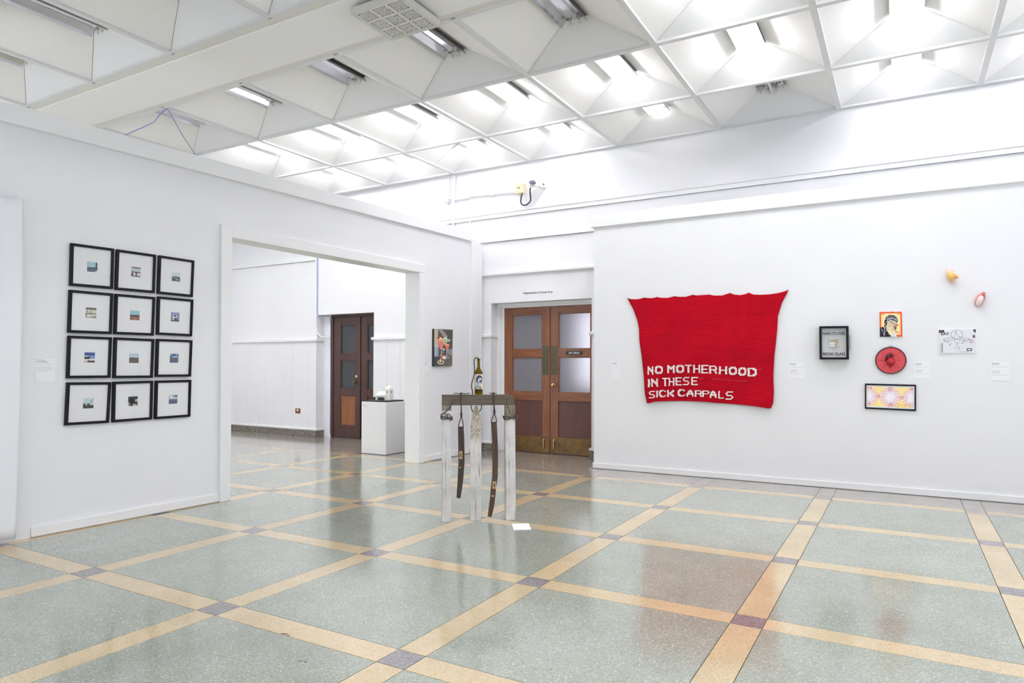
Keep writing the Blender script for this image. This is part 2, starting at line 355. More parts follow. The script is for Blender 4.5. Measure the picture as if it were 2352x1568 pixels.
# ------------------------------------------------------------------ little raster for flat prints
class Raster:
    def __init__(s, w, h, bg): s.w, s.h = w, h; s.a = np.zeros((h, w, 3)); s.a[:] = bg; s.Y, s.X = np.mgrid[0:h, 0:w]; s.x = (s.X+.5)/w; s.y = (s.Y+.5)/h
    def m(s, mask, c, k=1.): s.a[mask] = s.a[mask]*(1-k)+np.array(c)*k; return s
    def rect(s, x0, y0, x1, y1, c, k=1.): return s.m((s.x >= x0) & (s.x < x1) & (s.y >= y0) & (s.y < y1), c, k)
    def ell(s, cx, cy, rx, ry, c, k=1.): return s.m(((s.x-cx)/rx)**2+((s.y-cy)/ry)**2 < 1, c, k)
    def ring(s, cx, cy, rx, ry, t, c, k=1.):
        d = np.sqrt(((s.x-cx)/rx)**2+((s.y-cy)/ry)**2); return s.m(np.abs(d-1) < t, c, k)
    def poly(s, pts, c, k=1.):
        ins = np.zeros((s.h, s.w), bool); j = len(pts)-1
        for i in range(len(pts)):
            xi, yi = pts[i]; xj, yj = pts[j]
            ins ^= ((yi > s.y) != (yj > s.y)) & (s.x < (xj-xi)*(s.y-yi)/(yj-yi+1e-12)+xi); j = i
        return s.m(ins, c, k)
    def line(s, pts, t, c, k=1.):
        asp = s.w/s.h
        for (x0, y0), (x1, y1) in zip(pts[:-1], pts[1:]):
            dx, dy = (x1-x0)*asp, y1-y0; L = dx*dx+dy*dy+1e-12
            u = np.clip((((s.x-x0)*asp)*dx+(s.y-y0)*dy)/L, 0, 1)
            s.m(((s.x-x0)*asp-u*dx)**2+((s.y-y0)-u*dy)**2 < t*t, c, k)
        return s
    def noise(s, amp):
        s.a = np.clip(s.a+rng.uniform(-amp, amp, (s.h, s.w, 1)), 0, 255); return s
    def build(s, name, quad, nrm, off, parent, mapper=None, **props):
        h, w = s.h, s.w; q = [np.array(p, float) for p in quad] if quad is not None else None; nv = np.array(nrm, float) if nrm is not None else None
        vs = []
        for j in range(h+1):
            for i in range(w+1):
                vs.append(mapper(i/w, j/h) if mapper else bilin(q, i/w, j/h)+nv*off)
        org = ORG[parent.name]; V = (np.array(vs)-org)*U
        idx = np.arange((h+1)*(w+1)).reshape(h+1, w+1)
        F = np.stack([idx[1:, :-1], idx[1:, 1:], idx[:-1, 1:], idx[:-1, :-1]], -1).reshape(-1, 4)
        me = bpy.data.meshes.new(name); me.from_pydata(V.tolist(), [], F.tolist()); me.update()
        c = s.a.reshape(-1, 3)/255; c = np.where(c <= .04045, c/12.92, ((c+.055)/1.055)**2.4)
        col = np.ones((len(F), 4, 4)); col[:, :, :3] = c[:, None, :]
        at = me.color_attributes.new('ink', 'FLOAT_COLOR', 'CORNER'); at.data.foreach_set('color', col.ravel())
        return link(name, me, 'print', parent, org, **props)
def text_obj(name, body, quad, nrm, off, mat, parent=None, ext=.001, bold=0., **props):
    """lettering fitted into a quad (TL TR BR BL)"""
    cu = bpy.data.curves.new(name, 'FONT'); cu.body = body; cu.size = 1; cu.offset = bold; cu.resolution_u = 3
    to = bpy.data.objects.new(name+'_tmp', cu); COL.objects.link(to)
    dg = bpy.context.evaluated_depsgraph_get(); me = bpy.data.meshes.new_from_object(to.evaluated_get(dg))
    bpy.data.objects.remove(to)
    n = len(me.vertices); co = np.zeros(n*3); me.vertices.foreach_get('co', co); co = co.reshape(-1, 3)
    x0, x1, y0, y1 = co[:,0].min(), co[:,0].max(), co[:,1].min(), co[:,1].max()
    q = [np.array(p, float) for p in quad]; nv = np.array(nrm, float)
    P = np.array([bilin(q, (x-x0)/(x1-x0), 1-(y-y0)/(y1-y0))+nv*off for x, y, _ in co])
    org = ORG[parent.name] if parent is not None else P.mean(0)
    me.vertices.foreach_set('co', ((P-org)*U).ravel()); me.update()
    if ext:
        bm = bmesh.new(); bm.from_mesh(me); nn = Vector(nv).normalized()
        r = bmesh.ops.extrude_face_region(bm, geom=list(bm.faces)); vv = [g for g in r['geom'] if isinstance(g, bmesh.types.BMVert)]
        bmesh.ops.translate(bm, vec=nn*ext*U, verts=vv); bmesh.ops.recalc_face_normals(bm, faces=bm.faces); bm.to_mesh(me); bm.free()
    me.materials.clear()
    return link(name, me, mat, parent, org, **props)

# ================================================================== SETTING
YB = 4.36
# ---- floor: slab with recessed joints, every terrazzo piece a part
fl = struct(MB().box((XW, YS, -.06), (XE, YB+.04, -.007)).build('floor', 'joint'))
HB, GAP = .0625, .0016
BOXC = {}
def piece(name, mat, x0, x1, y0, y1):
    x0, x1 = max(x0, XW), min(x1, XE); y0, y1 = max(y0, YS), min(y1, YB)
    if x1-x0 < .01 or y1-y0 < .01: return
    key = (mat, round(x1-x0, 4), round(y1-y0, 4)); c = ((x0+x1)/2, (y0+y1)/2, -.007)
    if key not in BOXC:
        w, d = (x1-x0)/2-GAP, (y1-y0)/2-GAP
        o = MB().box((c[0]-w, c[1]-d, -.007), (c[0]+w, c[1]+d, 0)).build(name, mat, fl, c); BOXC[key] = o.data
    else: link(name, BOXC[key], None, fl, c)
XL = list(range(-9, 6)); YL = [1.011*j for j in range(-5, 4)]
for i, x in enumerate(XL):
    for j, y in enumerate(YL):
        last = j == len(YL)-1
        piece('terrazzo_corner', 'border' if last else 'purple', x-HB, x+HB, y-HB, y+HB)
        piece('terrazzo_strip', 'yellow', x+HB, x+1-HB, y-HB, y+HB)
        if not last:
            piece('terrazzo_strip', 'yellow', x-HB, x+HB, y+HB, YL[j+1]-HB)
            piece('terrazzo_panel', 'green', x+HB, x+1-HB, y+HB, YL[j+1]-HB)
        else:
            piece('terrazzo_border', 'border', x-HB, x+HB, y+HB, YB); piece('terrazzo_border', 'border', x+HB, x+1-HB, y+HB, YB)

# ---- left partition (runs a touch out of square with the floor grid)
def lbox(mb, s0, s1, z0, z1, d0, d1, dz=0.):
    za, zb = dz*(s0+1), dz*(s1+1)
    return mb.hexa([(lx(s0)+d0, s0, z0+za), (lx(s0)+d1, s0, z0+za), (lx(s1)+d1, s1, z0+zb), (lx(s1)+d0, s1, z0+zb)],
                   [(lx(s0)+d0, s0, z1+za), (lx(s0)+d1, s0, z1+za), (lx(s1)+d1, s1, z1+zb), (lx(s1)+d0, s1, z1+zb)])
OP0, OP1, OPZ = .565, 2.88, 2.035
w = MB(); lbox(w, YS, OP0-.02, 0, 2.56, -.15, 0); lbox(w, OP0-.02, OP1+.02, OPZ+.02, 2.56, -.15, 0); lbox(w, OP1+.02, 4.0, 0, 2.56, -.15, 0)
struct(w.build('wall_left', 'wall'))
t = MB(); lbox(t, OP0-.095, OP0, 0, OPZ+.09, -.17, .028); lbox(t, OP0, OP1+.09, OPZ, OPZ+.09, -.17, .026); lbox(t, OP1, OP1+.09, 0, OPZ, -.17, .024)
struct(t.build('trim_1', 'trim', bevel=.004))
t = MB(); lbox(t, YS, 3.86, 2.465, 2.58, -.19, .035, .011); struct(t.build('trim_2', 'fascia', bevel=.004))
t = MB(); lbox(t, 3.87, 4.1, 0, 2.52, -.15, .012); struct(t.build('trim_3', 'fascia'))
t = MB(); lbox(t, -.815, OP0-.095, .006, .066, 0, .016); lbox(t, OP1+.09, 3.87, .006, .066, 0, .016); struct(t.build('baseboard_left', 'trim', bevel=.003))
t = MB(); lbox(t, -.90, -.815, 0, 2.06, 0, .005); struct(t.build('trim_4', 'wall', bevel=.002))

# ---- right partition
struct(MB().box((-1.18, 3.55, 0), (XE, 3.70, 2.56)).build('wall_right', 'wall'))
struct(MB().box((-1.205, 3.522, 2.457), (XE, 3.73, 2.58)).build('trim_5', 'fascia', bevel=.004))
struct(MB().box((-1.188, 3.536, .004), (XE, 3.55, .057)).build('baseboard_right', 'trim', bevel=.003))

# ---- back wall with two recessed doorways
def bbox(mb, x0, x1, z0, z1, d0, d1):
    if x0 < -2.01 and x1 > -1.99:                  # the wall has a slight kink here
        bbox(mb, x0, -2, z0, z1, d0, d1); return bbox(mb, -2, x1, z0, z1, d0, d1)
    return mb.hexa([(x0, by(x0)-d0, z0), (x1, by(x1)-d0, z0), (x1, by(x1)-d1, z0), (x0, by(x0)-d1, z0)],
                   [(x0, by(x0)-d0, z1), (x1, by(x1)-d0, z1), (x1, by(x1)-d1, z1), (x0, by(x0)-d1, z1)])
D1L, D1R, D1Z = -2.786, -1.46, 1.80
D2L, D2R, D2Z = -5.775, -4.685, 1.765
w = MB(); ZT = 3.5
bbox(w, XW, D2L, 0, ZT, -.24, 0); bbox(w, D2L, D2R, D2Z, ZT, -.24, 0); bbox(w, D2R, D1L, 0, ZT, -.24, 0); bbox(w, D1L, D1R, D1Z, ZT, -.24, 0); bbox(w, D1R, XE, 0, ZT, -.24, 0)
wb = struct(w.build('wall_back', 'wall'))
SEG = [(XW, D2L), (D2R, D1L), (D1R, XE)]
# wainscot boards with narrow battens
bx = sorted([-7.312, -7.043, -6.877, -6.695, -6.442, -6.276, -5.936] + [-7.58, -7.75, -8.0] + [-4.45, -4.22, -3.95, -3.7, -3.5, -3.25, -2.95])
for a, b in SEG:
    e = [a]+[x for x in bx if a < x < b]+[b]
    for x0, x1 in zip(e[:-1], e[1:]):
        if x0 > -1.1: continue
        bbox(MB(), x0+.004, min(x1, -1.0)-.004, .12, 1.385, 0, .011).build('wainscot_board', 'wall', wb)
    for x in e[1:-1]: bbox(MB(), x-.009, x+.009, .12, 1.385, .011, .0145).build('wainscot_batten', 'wall', wb)
JD = .125
cr = MB(); bc = MB()
for a, b in SEG:
    bbox(cr, a-.0, b, 1.385, 1.425, 0, .04); bbox(bc, a, b, .095, .125, 0, .026)
for x0, x1 in ((D2L, D2L+.022), (D2R-.022, D2R), (D1L, D1L+.022), (D1R-.022, D1R)):
    bbox(cr, x0, x1, 1.385, 1.425, -JD, .04); bbox(bc, x0, x1, .095, .125, -JD, .026)
struct(cr.build('trim_6', 'trim', bevel=.008)); struct(bc.build('trim_7', 'trim', bevel=.005))
bb = struct(bbox(MB(), XW, D2L, .0, .004, 0, .02).build('baseboard_back', 'granite'))
for a, b in [(-8.3, -7.4), (-7.4, -6.70), (-6.70, D2L+.02), (D2R-.02, -3.8), (-3.8, D1L+.02), (D1R-.02, -.9)]:
    bbox(MB(), a+.002, b-.002, .001, .095, 0, .032).build('granite_block', 'granite', bb)
for x0, x1 in ((D2L, D2L+.02), (D1L, D1L+.02), (D1R-.02, D1R)): bbox(MB(), x0, x1, .001, .095, -JD, 0).build('granite_block', 'granite', bb)
t = MB(); bbox(t, -5.0, XE, 2.835, 2.90, 0, .012); bbox(t, -5.0, XE, 2.885, 2.90, 0, .022); bbox(t, -5.0, XE, 2.835, 2.848, 0, .018); struct(t.build('trim_8', 'trim', bevel=.003))
t = MB(); bbox(t, -2.98, -1.1, 2.545, 2.59, 0, .014); bbox(t, -2.98, -1.1, 2.545, 2.556, 0, .022); struct(t.build('trim_9', 'trim', bevel=.003))
t = MB(); bbox(t, XW, -5.80, 2.56, 2.62, 0, .014); bbox(t, XW, -5.80, 2.56, 2.572, 0, .022); struct(t.build('trim_10', 'trim', bevel=.003))
t = MB(); bbox(t, -2.97, -1.1, 2.132, 2.168, 0, .036); o = struct(t.build('trim_11', 'trim', bevel=.008))
for z in (2.118, 2.172): bbox(MB(), -2.985, -2.965, z, z+.012, 0, .04).build('bracket', 'grey_ink', o)

# ---- doors
def dbox(mb, off, x0, x1, z0, z1, d0, d1):
    f = lambda x: by(x)+off
    return mb.hexa([(x0, f(x0)-d0, z0), (x1, f(x1)-d0, z0), (x1, f(x1)-d1, z0), (x0, f(x0)-d1, z0)], [(x0, f(x0)-d0, z1), (x1, f(x1)-d0, z1), (x1, f(x1)-d1, z1), (x0, f(x0)-d1, z1)])
def leaf(door, off, x0, x1, gx0, gx1, top, zs, wm, hm, gm, pm, plabel=None):
    """stiles and rails around two panes and a panel"""
    (a0, a1), (b0, b1), (p0, p1) = zs
    f = MB()
    for s0, s1 in ((x0, gx0), (gx1, x1)): dbox(f, off, s0, s1, .006, top, -.035, 0)
    lf = f.build('door_leaf', wm, door, ((x0+x1)/2, by(x0)+off, 0), bevel=.002)
    for r0, r1 in ((.006, p0), (p1, b0), (b1, a0), (a1, top)): dbox(MB(), off, gx0, gx1, r0, r1, -.034, -.001).build('rail', hm, lf, bevel=.002)
    for g0, g1 in (zs[0], zs[1]):
        dbox(MB(), off, gx0, gx1, g0, g1, -.024, -.018).build('glass_pane', gm, lf)
        mo = MB()
        for m0, m1, n0, n1 in ((gx0, gx0+.012, g0, g1), (gx1-.012, gx1, g0, g1), (gx0, gx1, g0, g0+.012), (gx0, gx1, g1-.012, g1)): dbox(mo, off, m0, m1, n0, n1, -.018, -.008)
        mo.build('glazing_bead', wm, lf)
    p = dbox(MB(), off, gx0, gx1, p0, p1, -.024, -.014).build('door_panel', pm, lf)
    if plabel: p['label'] = plabel
    return lf
O1 = .165
t = MB(); f1 = lambda *a: dbox(t, O1, *a)
f1(D1L, -2.74, 0, 1.80, -.03, .03); f1(-2.74, -2.692, 0, 1.775, -.03, .012); f1(D1L, D1R+.0, 1.77, 1.80, -.03, .03); f1(-2.74, D1R, 1.748, 1.772, -.03, .012); f1(-1.468, D1R, 0, 1.75, -.03, .012)
d1 = struct(t.build('door_1', 'trim', None, (-2.1, by(-2.1)+O1, 0), bevel=.003))
ZS = [(1.236, 1.661), (.722, 1.146), (.20, .628)]
la = leaf(d1, O1, -2.69, -2.066, -2.583, -2.165, 1.745, ZS, 'door', 'door_h', 'frost', 'door_panel')
lb = leaf(d1, O1, -2.048, -1.47, -1.953, -1.54, 1.745, ZS, 'door', 'door_h', 'frost', 'door_panel')
dbox(MB(), O1, -2.066, -2.048, .006, 1.745, -.03, -.012).build('astragal', 'door', d1)
for lf, k0, k1, p0, p1, hx in ((la, -2.68, -2.08, -2.163, -2.082, -2.14), (lb, -2.036, -1.475, -2.044, -1.968, -2.005)):
    dbox(MB(), O1, k0, k1, .012, .20, 0, .004).build('kick_plate', 'kick', lf, label='scuffed brass kick plate')
    dbox(MB(), O1, p0, p1, .935, 1.279, 0, .004).build('push_plate', 'push', lf)
    y = by(hx)+O1
    h = MB(); h.lathe([(.013, 0), (.013, .008), (.006, .012), (.006, .02)], (hx, y-.004, .165), 10, (0, -1, 0)); h.tube([(hx, y-.02, .168), (hx+.003, y-.024, .12), (hx+.004, y-.028, .075)], .006); h.lathe([(.0, 0), (.011, .003), (.011, .014), (0, .018)], (hx+.004, y-.028, .058), 10)
    h.build('door_holder', 'brass', lf)
y = by(-2.005)+O1
MB().lathe([(.02, 0), (.02, .006), (.009, .01), (.009, .03), (.021, .036), (.023, .048), (.014, .058), (0, .06)], (-2.005, y, .814), 16, (0, -1, 0)).build('door_knob', 'brass', lb)
MB().lathe([(.009, 0), (.009, .004), (0, .005)], (-2.005, y, .885), 12, (0, -1, 0)).build('lock_cylinder', 'push', lb)
O2 = .125
t = MB(); f2 = lambda *a: dbox(t, O2, *a)
f2(-5.612, -5.568, 0, D2Z, -.03, .012); f2(-5.612, D2R, 1.728, D2Z, -.03, .012)
d2 = struct(t.build('door_2', 'door_dark', None, (-5.2, by(-5.2)+O2, 0), bevel=.003))
dbox(MB(), O2, D2L, -5.612, 0, D2Z, -.03, -.0).build('jamb', 'wall', d2)
ZS2 = [(1.204, 1.618), (.705, 1.112), (.191, .605)]
lc = leaf(d2, O2, -5.566, -5.048, -5.426, -5.141, 1.726, ZS2, 'door_dark', 'door_dark', 'frost_dark', 'plywood', 'unpainted plywood patch panel')
ld = leaf(d2, O2, -5.03, -4.60, -4.915, -4.65, 1.726, ZS2, 'door_dark', 'door_dark', 'frost_dark', 'door_dark')
y = by(-5.12)+O2
MB().lathe([(.024, 0), (.024, .006), (.012, .012), (.012, .018), (0, .02)], (-5.12, y, .879), 14, (0, -1, 0)).build('deadbolt', 'brass', lc)
MB().lathe([(.022, 0), (.022, .006), (.01, .01), (.01, .03), (.025, .036), (.026, .05), (.016, .06), (0, .062)], (-5.127, y, .802), 14, (0, -1, 0)).build('door_knob', 'push', lc)
# rooms behind the frosted glass
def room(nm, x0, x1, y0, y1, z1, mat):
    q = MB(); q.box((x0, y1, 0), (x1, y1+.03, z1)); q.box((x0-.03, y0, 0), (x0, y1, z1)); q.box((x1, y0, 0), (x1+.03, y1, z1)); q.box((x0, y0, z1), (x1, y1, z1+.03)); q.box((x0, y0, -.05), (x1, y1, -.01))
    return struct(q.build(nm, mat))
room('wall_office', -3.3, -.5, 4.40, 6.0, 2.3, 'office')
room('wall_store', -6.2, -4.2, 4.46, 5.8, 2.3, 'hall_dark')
area('office_backlight', (-1.95, 5.9, 1.30), (math.radians(-90), 0, 0), .9, 1.1, 7.5, (.90, .91, 1))  # area light added behind the panes for their pale gradient
area('store_backlight', (-5.0, 5.3, 2.2), (0, 0, 0), .5, .5, 2.6, (1, .97, .92))  # weak unseen light added so the dark door's panes read grey

# ---- outer walls: south and east sides glazed, out of the picture; the hall windows are added for brightness
def pierced(axis, c, a0, a1, wins, nm):
    mb = MB(); e = a0
    def put(p, q, z0, z1):
        if axis == 'y': mb.box((p, c-.1, z0), (q, c, z1))
        else: mb.box((c, p, z0), (c+.1, q, z1))
    for p, q in wins: put(e, p, 0, ZT); put(p, q, 0, WZ0); put(p, q, WZ1, ZT); e = q
    put(e, a1, 0, ZT); return struct(mb.build(nm, 'wall'))
pierced('y', YS, XW, XE+.1, SOUTH_WIN, 'wall_south'); pierced('x', XE, YS, YB, EAST_WIN, 'wall_east')
struct(MB().box((XW-.1, YS-.1, 0), (XW, YB, ZT)).build('wall_west', 'wall'))
k = 1
for ax, wins in (('y', SOUTH_WIN), ('x', EAST_WIN)):
    for p, q in wins:
        mb = MB(); n_ = 4
        for i in range(n_+1):
            u = p+(q-p)*i/n_
            mb.box((u-.02, YS-.06, WZ0), (u+.02, YS-.02, WZ1)) if ax == 'y' else mb.box((XE+.02, u-.02, WZ0), (XE+.06, u+.02, WZ1))
        for i in range(4):
            z = WZ0+(WZ1-WZ0)*i/3
            mb.box((p, YS-.06, z-.02), (q, YS-.02, z+.02)) if ax == 'y' else mb.box((XE+.02, p, z-.02), (XE+.06, q, z+.02))
        struct(mb.build('window_%d' % k, 'trim')); k += 1

# ================================================================== CEILING of pyramidal coffers
ceil = struct(MB().box((XW, YS, 3.86), (XE, YB, 3.92)).build('ceiling', 'smooth', None, (0, 0, ZC)))
GX = [-8.3, -7.70, -6.60, -5.51, -4.42, -3.33, -2.24, -1.14, -.05, 1.04, 2.13, 3.22, 4.31]
ROWS = [(-4.1, -3.0), (-3.0, -1.9), (-1.9, -.80), (-.80, .30), (.955, 2.03), (2.03, 3.16), (3.16, 4.135)]
BW = .022
PC = {}
def panel(name, mat, x0, y0, pts, key):
    c = (x0, y0, ZC)
    if key not in PC:
        mb = MB(); P = [np.array(p, float) for p in pts]
        nn = np.cross(P[1]-P[0], P[2]-P[0]); nn /= np.linalg.norm(nn)
        if nn[2] < 0: nn = -nn
        o = mb.prism(P, nn, 0, .008).build(name, mat, ceil, c); PC[key] = o.data
    else: link(name, PC[key], None, ceil, c)
for gx0, gx1 in zip(GX[1:-1], GX[2:]):
    for y0, y1 in ROWS:
        x0, x1 = gx0, gx1; W_, D_ = round(x1-x0, 3), round(y1-y0, 3); xc = (x0+x1)/2
        b = BW-.004; zb = ZC+.012; zt = ZC+.235; hx = .098; e0, e1 = y0+.235, y1-.235
        A, B_, C_, D__ = (x0+b, y0+b, zb), (x1-b, y0+b, zb), (x1-b, y1-b, zb), (x0+b, y1-b, zb)
        a, b2, c, d = (xc-hx, e0, zt), (xc+hx, e0, zt), (xc+hx, e1, zt), (xc-hx, e1, zt)
        g = .003
        sh = lambda p, dx=0, dy=0: (p[0]+dx, p[1]+dy, p[2])
        if abs(x0+3.33) < .01 and y1 > 4:           # this board has split and sagged
            k0, k1 = .55, .575; mx = lambda p, q, t_: tuple(p[i]*(1-t_)+q[i]*t_ for i in range(3))
            panel('acoustic_panel', 'acoustic', x0, y0, [sh(A, 0, g), sh(a, 0, g), mx(a, d, k0), mx(A, D__, k0)], 'split_a')
            lo = lambda p: (p[0]+.004, p[1], p[2]-.014)
            panel('acoustic_panel', 'acoustic', x0, y0, [mx(A, D__, k1), lo(mx(a, d, k1)), sh(d, 0, -g), sh(D__, 0, -g)], 'split_b')
        else: panel('acoustic_panel', 'acoustic', x0, y0, [sh(A, 0, g), sh(a, 0, g), sh(d, 0, -g), sh(D__, 0, -g)], ('w', W_, D_))
        panel('acoustic_panel', 'acoustic', x0, y0, [sh(B_, 0, g), sh(b2, 0, g), sh(c, 0, -g), sh(C_, 0, -g)], ('e', W_, D_))
        panel('end_panel', 'smooth', x0, y0, [A, B_, b2, a], ('s', W_, D_)); panel('end_panel', 'smooth', x0, y0, [D__, C_, c, d], ('n', W_, D_))
for x in GX[1:]:
    for y0, y1 in ((-4.1, .30), (.955, 4.15)): MB().box((x-BW, y0, ZC-.006), (x+BW, y1, ZC+.03)).build('ceiling_bar', 'ceil_bar', ceil)
for y in [r[0] for r in ROWS]+[.30, 4.135]:
    for x0, x1 in zip(GX[:-1], GX[1:]): MB().box((x0+BW*(x0 > -8), y-BW, ZC-.004), (x1-BW, y+(BW if y < 4 else .13), ZC+.03)).build('ceiling_bar', 'ceil_bar', ceil)
MB().box((XW, .385, ZC-.008), (XE, .872, ZC+.05)).build('soffit_panel', 'soffit', ceil)
for y0, y1 in ((.32, .385), (.872, .935)): MB().box((XW, y0, ZC-.0), (XE, y1, ZC+.05)).build('soffit_edge', 'soffit_edge', ceil)

# ---- fluorescent fittings, one per coffer
ROWN = {3: 'row before the soffit', 4: 'row just past the soffit', 5: 'middle coffer row', 6: 'row against back wall'}
ORD = ['first', 'second', 'third', 'fourth', 'fifth', 'sixth', 'seventh', 'eighth', 'ninth']
LM = {}
def light(ix, iy, lit, order, label=None):
    x0, x1 = GX[ix], GX[ix+1]; y0, y1 = ROWS[iy]; xc = (x0+x1)/2; D_ = round(y1-y0, 3)
    st = {'on': 'lit fluorescent ceiling light', 'dim': 'dimly glowing ceiling light', 'off': 'unlit ceiling light with metal reflector', 'dead': 'unlit ceiling light with dead tube'}[lit]
    r = thing('ceiling_light', label or '%s, %s, %s from left' % (st, ROWN[iy], ORD[order]), 'ceiling light', (xc, (y0+y1)/2, ZC+.19), 'fluorescent ceiling lights in the coffers')
    a, b = -(y1-y0)/2+.24, (y1-y0)/2-.245
    def part(name, mat, make, key):
        if key not in LM: LM[key] = make().build(name, mat, r).data
        else: link(name, LM[key], None, r, ORG[r.name])
    o = ORG[r.name]; P = lambda x, y, z: (o[0]+x, o[1]+y, o[2]+z)
    prof = [(-.108, -.012), (-.100, .008), (-.066, .052), (-.036, .052), (-.026, .034), (.026, .034), (.036, .052), (.066, .052), (.100, .008), (.108, -.012)]
    def refl():
        m_ = MB(); n_ = len(prof)
        top = [(x, z+.006) for x, z in prof]
        ring = prof+top[::-1]
        return m_.prism([P(x, a, z) for x, z in ring], (0, 1, 0), 0, b-a)
    part('reflector', 'reflector' if lit in ('off', 'dead') else 'housing', refl, ('r', lit in ('off', 'dead'), D_))
    part('housing', 'housing', lambda: MB().box(P(-.05, a+.02, .058), P(.05, b-.02, .085)), ('h', D_))
    if lit != 'off':
        tm = {'on': 'tube_on', 'dim': 'tube_dim', 'dead': 'tube_off'}[lit]
        ts = [(0, -.008, b+.055)] if lit in ('dead', 'dim') else [(-.058, .027, b-.03), (0, -.006, b+.05), (.058, .027, b-.03)]
        for i, (x, z, e) in enumerate(ts):
            part('tube', tm, lambda: MB().tube([P(x, a+.02, z), P(x, e-.01, z), P(x, e, z)], .0115, 8, True, [.0115, .0115, .007]), ('t', lit, i, D_))
    for i, (x, z) in enumerate([(-.034, .03), (.034, .03)]):
        part('lampholder', 'socket', lambda: MB().box(P(x-.010, b-.012, z-.012), P(x+.010, b+.004, z+.03)).tube([P(x, b, z-.008), P(x+.002, b+.002, z-.03), P(x+.006, b+.002, z-.036)], .006, 6), ('s', i, D_))
    return r
# columns: index into GX; 3 is the coffer beginning at x -5.51
for row, cols in ((3, {3: 'off', 4: 'off', 5: 'off', 6: 'off'}), (4, {3: 'off', 4: 'off', 5: 'off', 6: 'off', 7: 'off', 8: 'on', 9: 'on'}),
                  (5, {3: 'on', 4: 'on', 5: 'on', 6: 'on', 7: 'on', 8: 'on', 9: 'on', 10: 'on'}), (6, {3: 'on', 4: 'on', 5: 'on', 6: 'on', 7: 'dim', 8: 'dead', 9: 'on', 10: 'on'})):
    for k, (ix, lit) in enumerate(cols.items()): light(ix, row, lit, k)

for iy in (0, 1, 2, 3):  # lit fittings added out of view to brighten floor and walls
    for ix in (8, 10): light(ix, iy, 'on', 0, 'unseen added lit ceiling light over the near end of the gallery, %s row, %s column' % (ORD[iy], 'left' if ix == 8 else 'right'))
for iy in (2, 3, 4, 5):  # lit fittings added over the unseen side of the hall to brighten it
    for ix in (1, 2): light(ix, iy, 'on', 0, 'unseen added lit ceiling light over the hall behind the partition, %s row, %s column' % (ORD[iy-2], 'far' if ix == 1 else 'near'))

# ---- diffuser under the soffit
vx0, vx1, vy0, vy1, vz = -1.62, -1.19, .44, .875, ZC-.075
v = thing('ceiling_vent', 'square pale plastic air vent with nine punched grille blocks under the ceiling soffit', 'vent', ((vx0+vx1)/2, (vy0+vy1)/2, vz))
f = MB(); q = [(vx0, vy0, vz), (vx1, vy0, vz), (vx1, vy1, vz), (vx0, vy1, vz)]; q = [np.array(p) for p in q]
frame_ring(f, q, inset(q, .05), (0, 0, 1), 0, .043); f.build('frame', 'vent', v, bevel=.003)
gx = (vx1-vx0); st = gx*.9/3
for bi in range(3):
    for bj in range(3):
        g = MB(); cx0 = vx0+gx*.05+st*bi; cy0 = vy0+gx*.05+st*bj; e = st*.10; wbar = (st-2*e)/5
        g.box((cx0, cy0, vz+.002), (cx0+e, cy0+st, vz+.009)); g.box((cx0+st-e, cy0, vz+.002), (cx0+st, cy0+st, vz+.009)); g.box((cx0+e, cy0, vz+.002), (cx0+st-e, cy0+e, vz+.009)); g.box((cx0+e, cy0+st-e, vz+.002), (cx0+st-e, cy0+st, vz+.009))
        for i in range(1, 5):
            p = cx0+e+wbar*i; g.box((p-.0042, cy0+e, vz+.002), (p+.0042, cy0+st-e, vz+.009))
            p = cy0+e+wbar*i; g.box((cx0+e, p-.0042, vz+.0022), (cx0+st-e, p+.0042, vz+.0088))
        go = g.build('grille', 'vent', v)
        if (bi, bj) != (1, 0):
            k = [.35, .9, .6][(bi+bj) % 3]; y1_ = cy0+st*(.98 if (bi+2*bj) % 3 else .62)
            MB().box((cx0+e, cy0+e, vz+.012), (cx0+e+(st-2*e)*(k if bj == 1 else 1), y1_-e, vz+.014)).build('vane', 'vent', go)
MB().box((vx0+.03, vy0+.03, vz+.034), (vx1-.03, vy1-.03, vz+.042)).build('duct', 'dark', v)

# ---- cables and conduits
p0 = np.array((-3.60, .955, ZC-.012)); p1 = np.array((-5.47, 2.03, ZC-.012))
t = MB(); t.tube([on((285, 311), (0, 0, 3.2), (0, 0, 1)), on((322, 295), (0, 0, 3.27), (0, 0, 1)), on((353, 281), (0, 0, 3.33), (0, 0, 1)), on((368, 262), (0, 0, 3.39), (0, 0, 1)), on((380, 252), (0, 0, ZC-.01), (0, 0, 1)), on((384, 249), (0, 0, ZC-.01), (0, 0, 1)), on((395, 268), (0, 0, ZC-.015), (0, 0, 1)), on((420, 312), (0, 0, ZC-.02), (0, 0, 1)), on((447, 353), (0, 0, ZC-.012), (0, 0, 1)), (-5.46, 2.1, ZC-.012), (-5.46, 3.0, ZC-.012), (-5.46, 4.10, ZC-.012)], .0048, 5)
tag(t.build('ceiling_cable', 'blue'), 'thin blue cable looping from the ceiling grid behind the left partition top', 'cable')
def wallpts(pts, off): return [on_back(p, off) for p in pts]
def pipe(name, label, cat, pts, r, mat='pipe', off=.02):
    t = MB(); t.tube(wallpts(pts, off), r, 8); return tag(t.build(name, mat), label, cat, 'conduits on the back wall')
pipe('conduit', 'long vertical white conduit on the back wall left of the projector-like device', 'conduit', [(1044, 404), (1041, 535)], .013)
pipe('conduit', 'short vertical white conduit ending in a sprinkler fitting below the ceiling', 'conduit', [(1030, 407), (1031, 452)], .009)
pipe('conduit', 'thin vertical white conduit right of the long conduit', 'conduit', [(1080, 398), (1081, 555)], .007, off=.012)
c = pipe('conduit', 'horizontal white conduit running to the cream wall box', 'conduit', [(1042, 459), (1077, 453), (1081, 450), (1188, 440)], .011, off=.02)
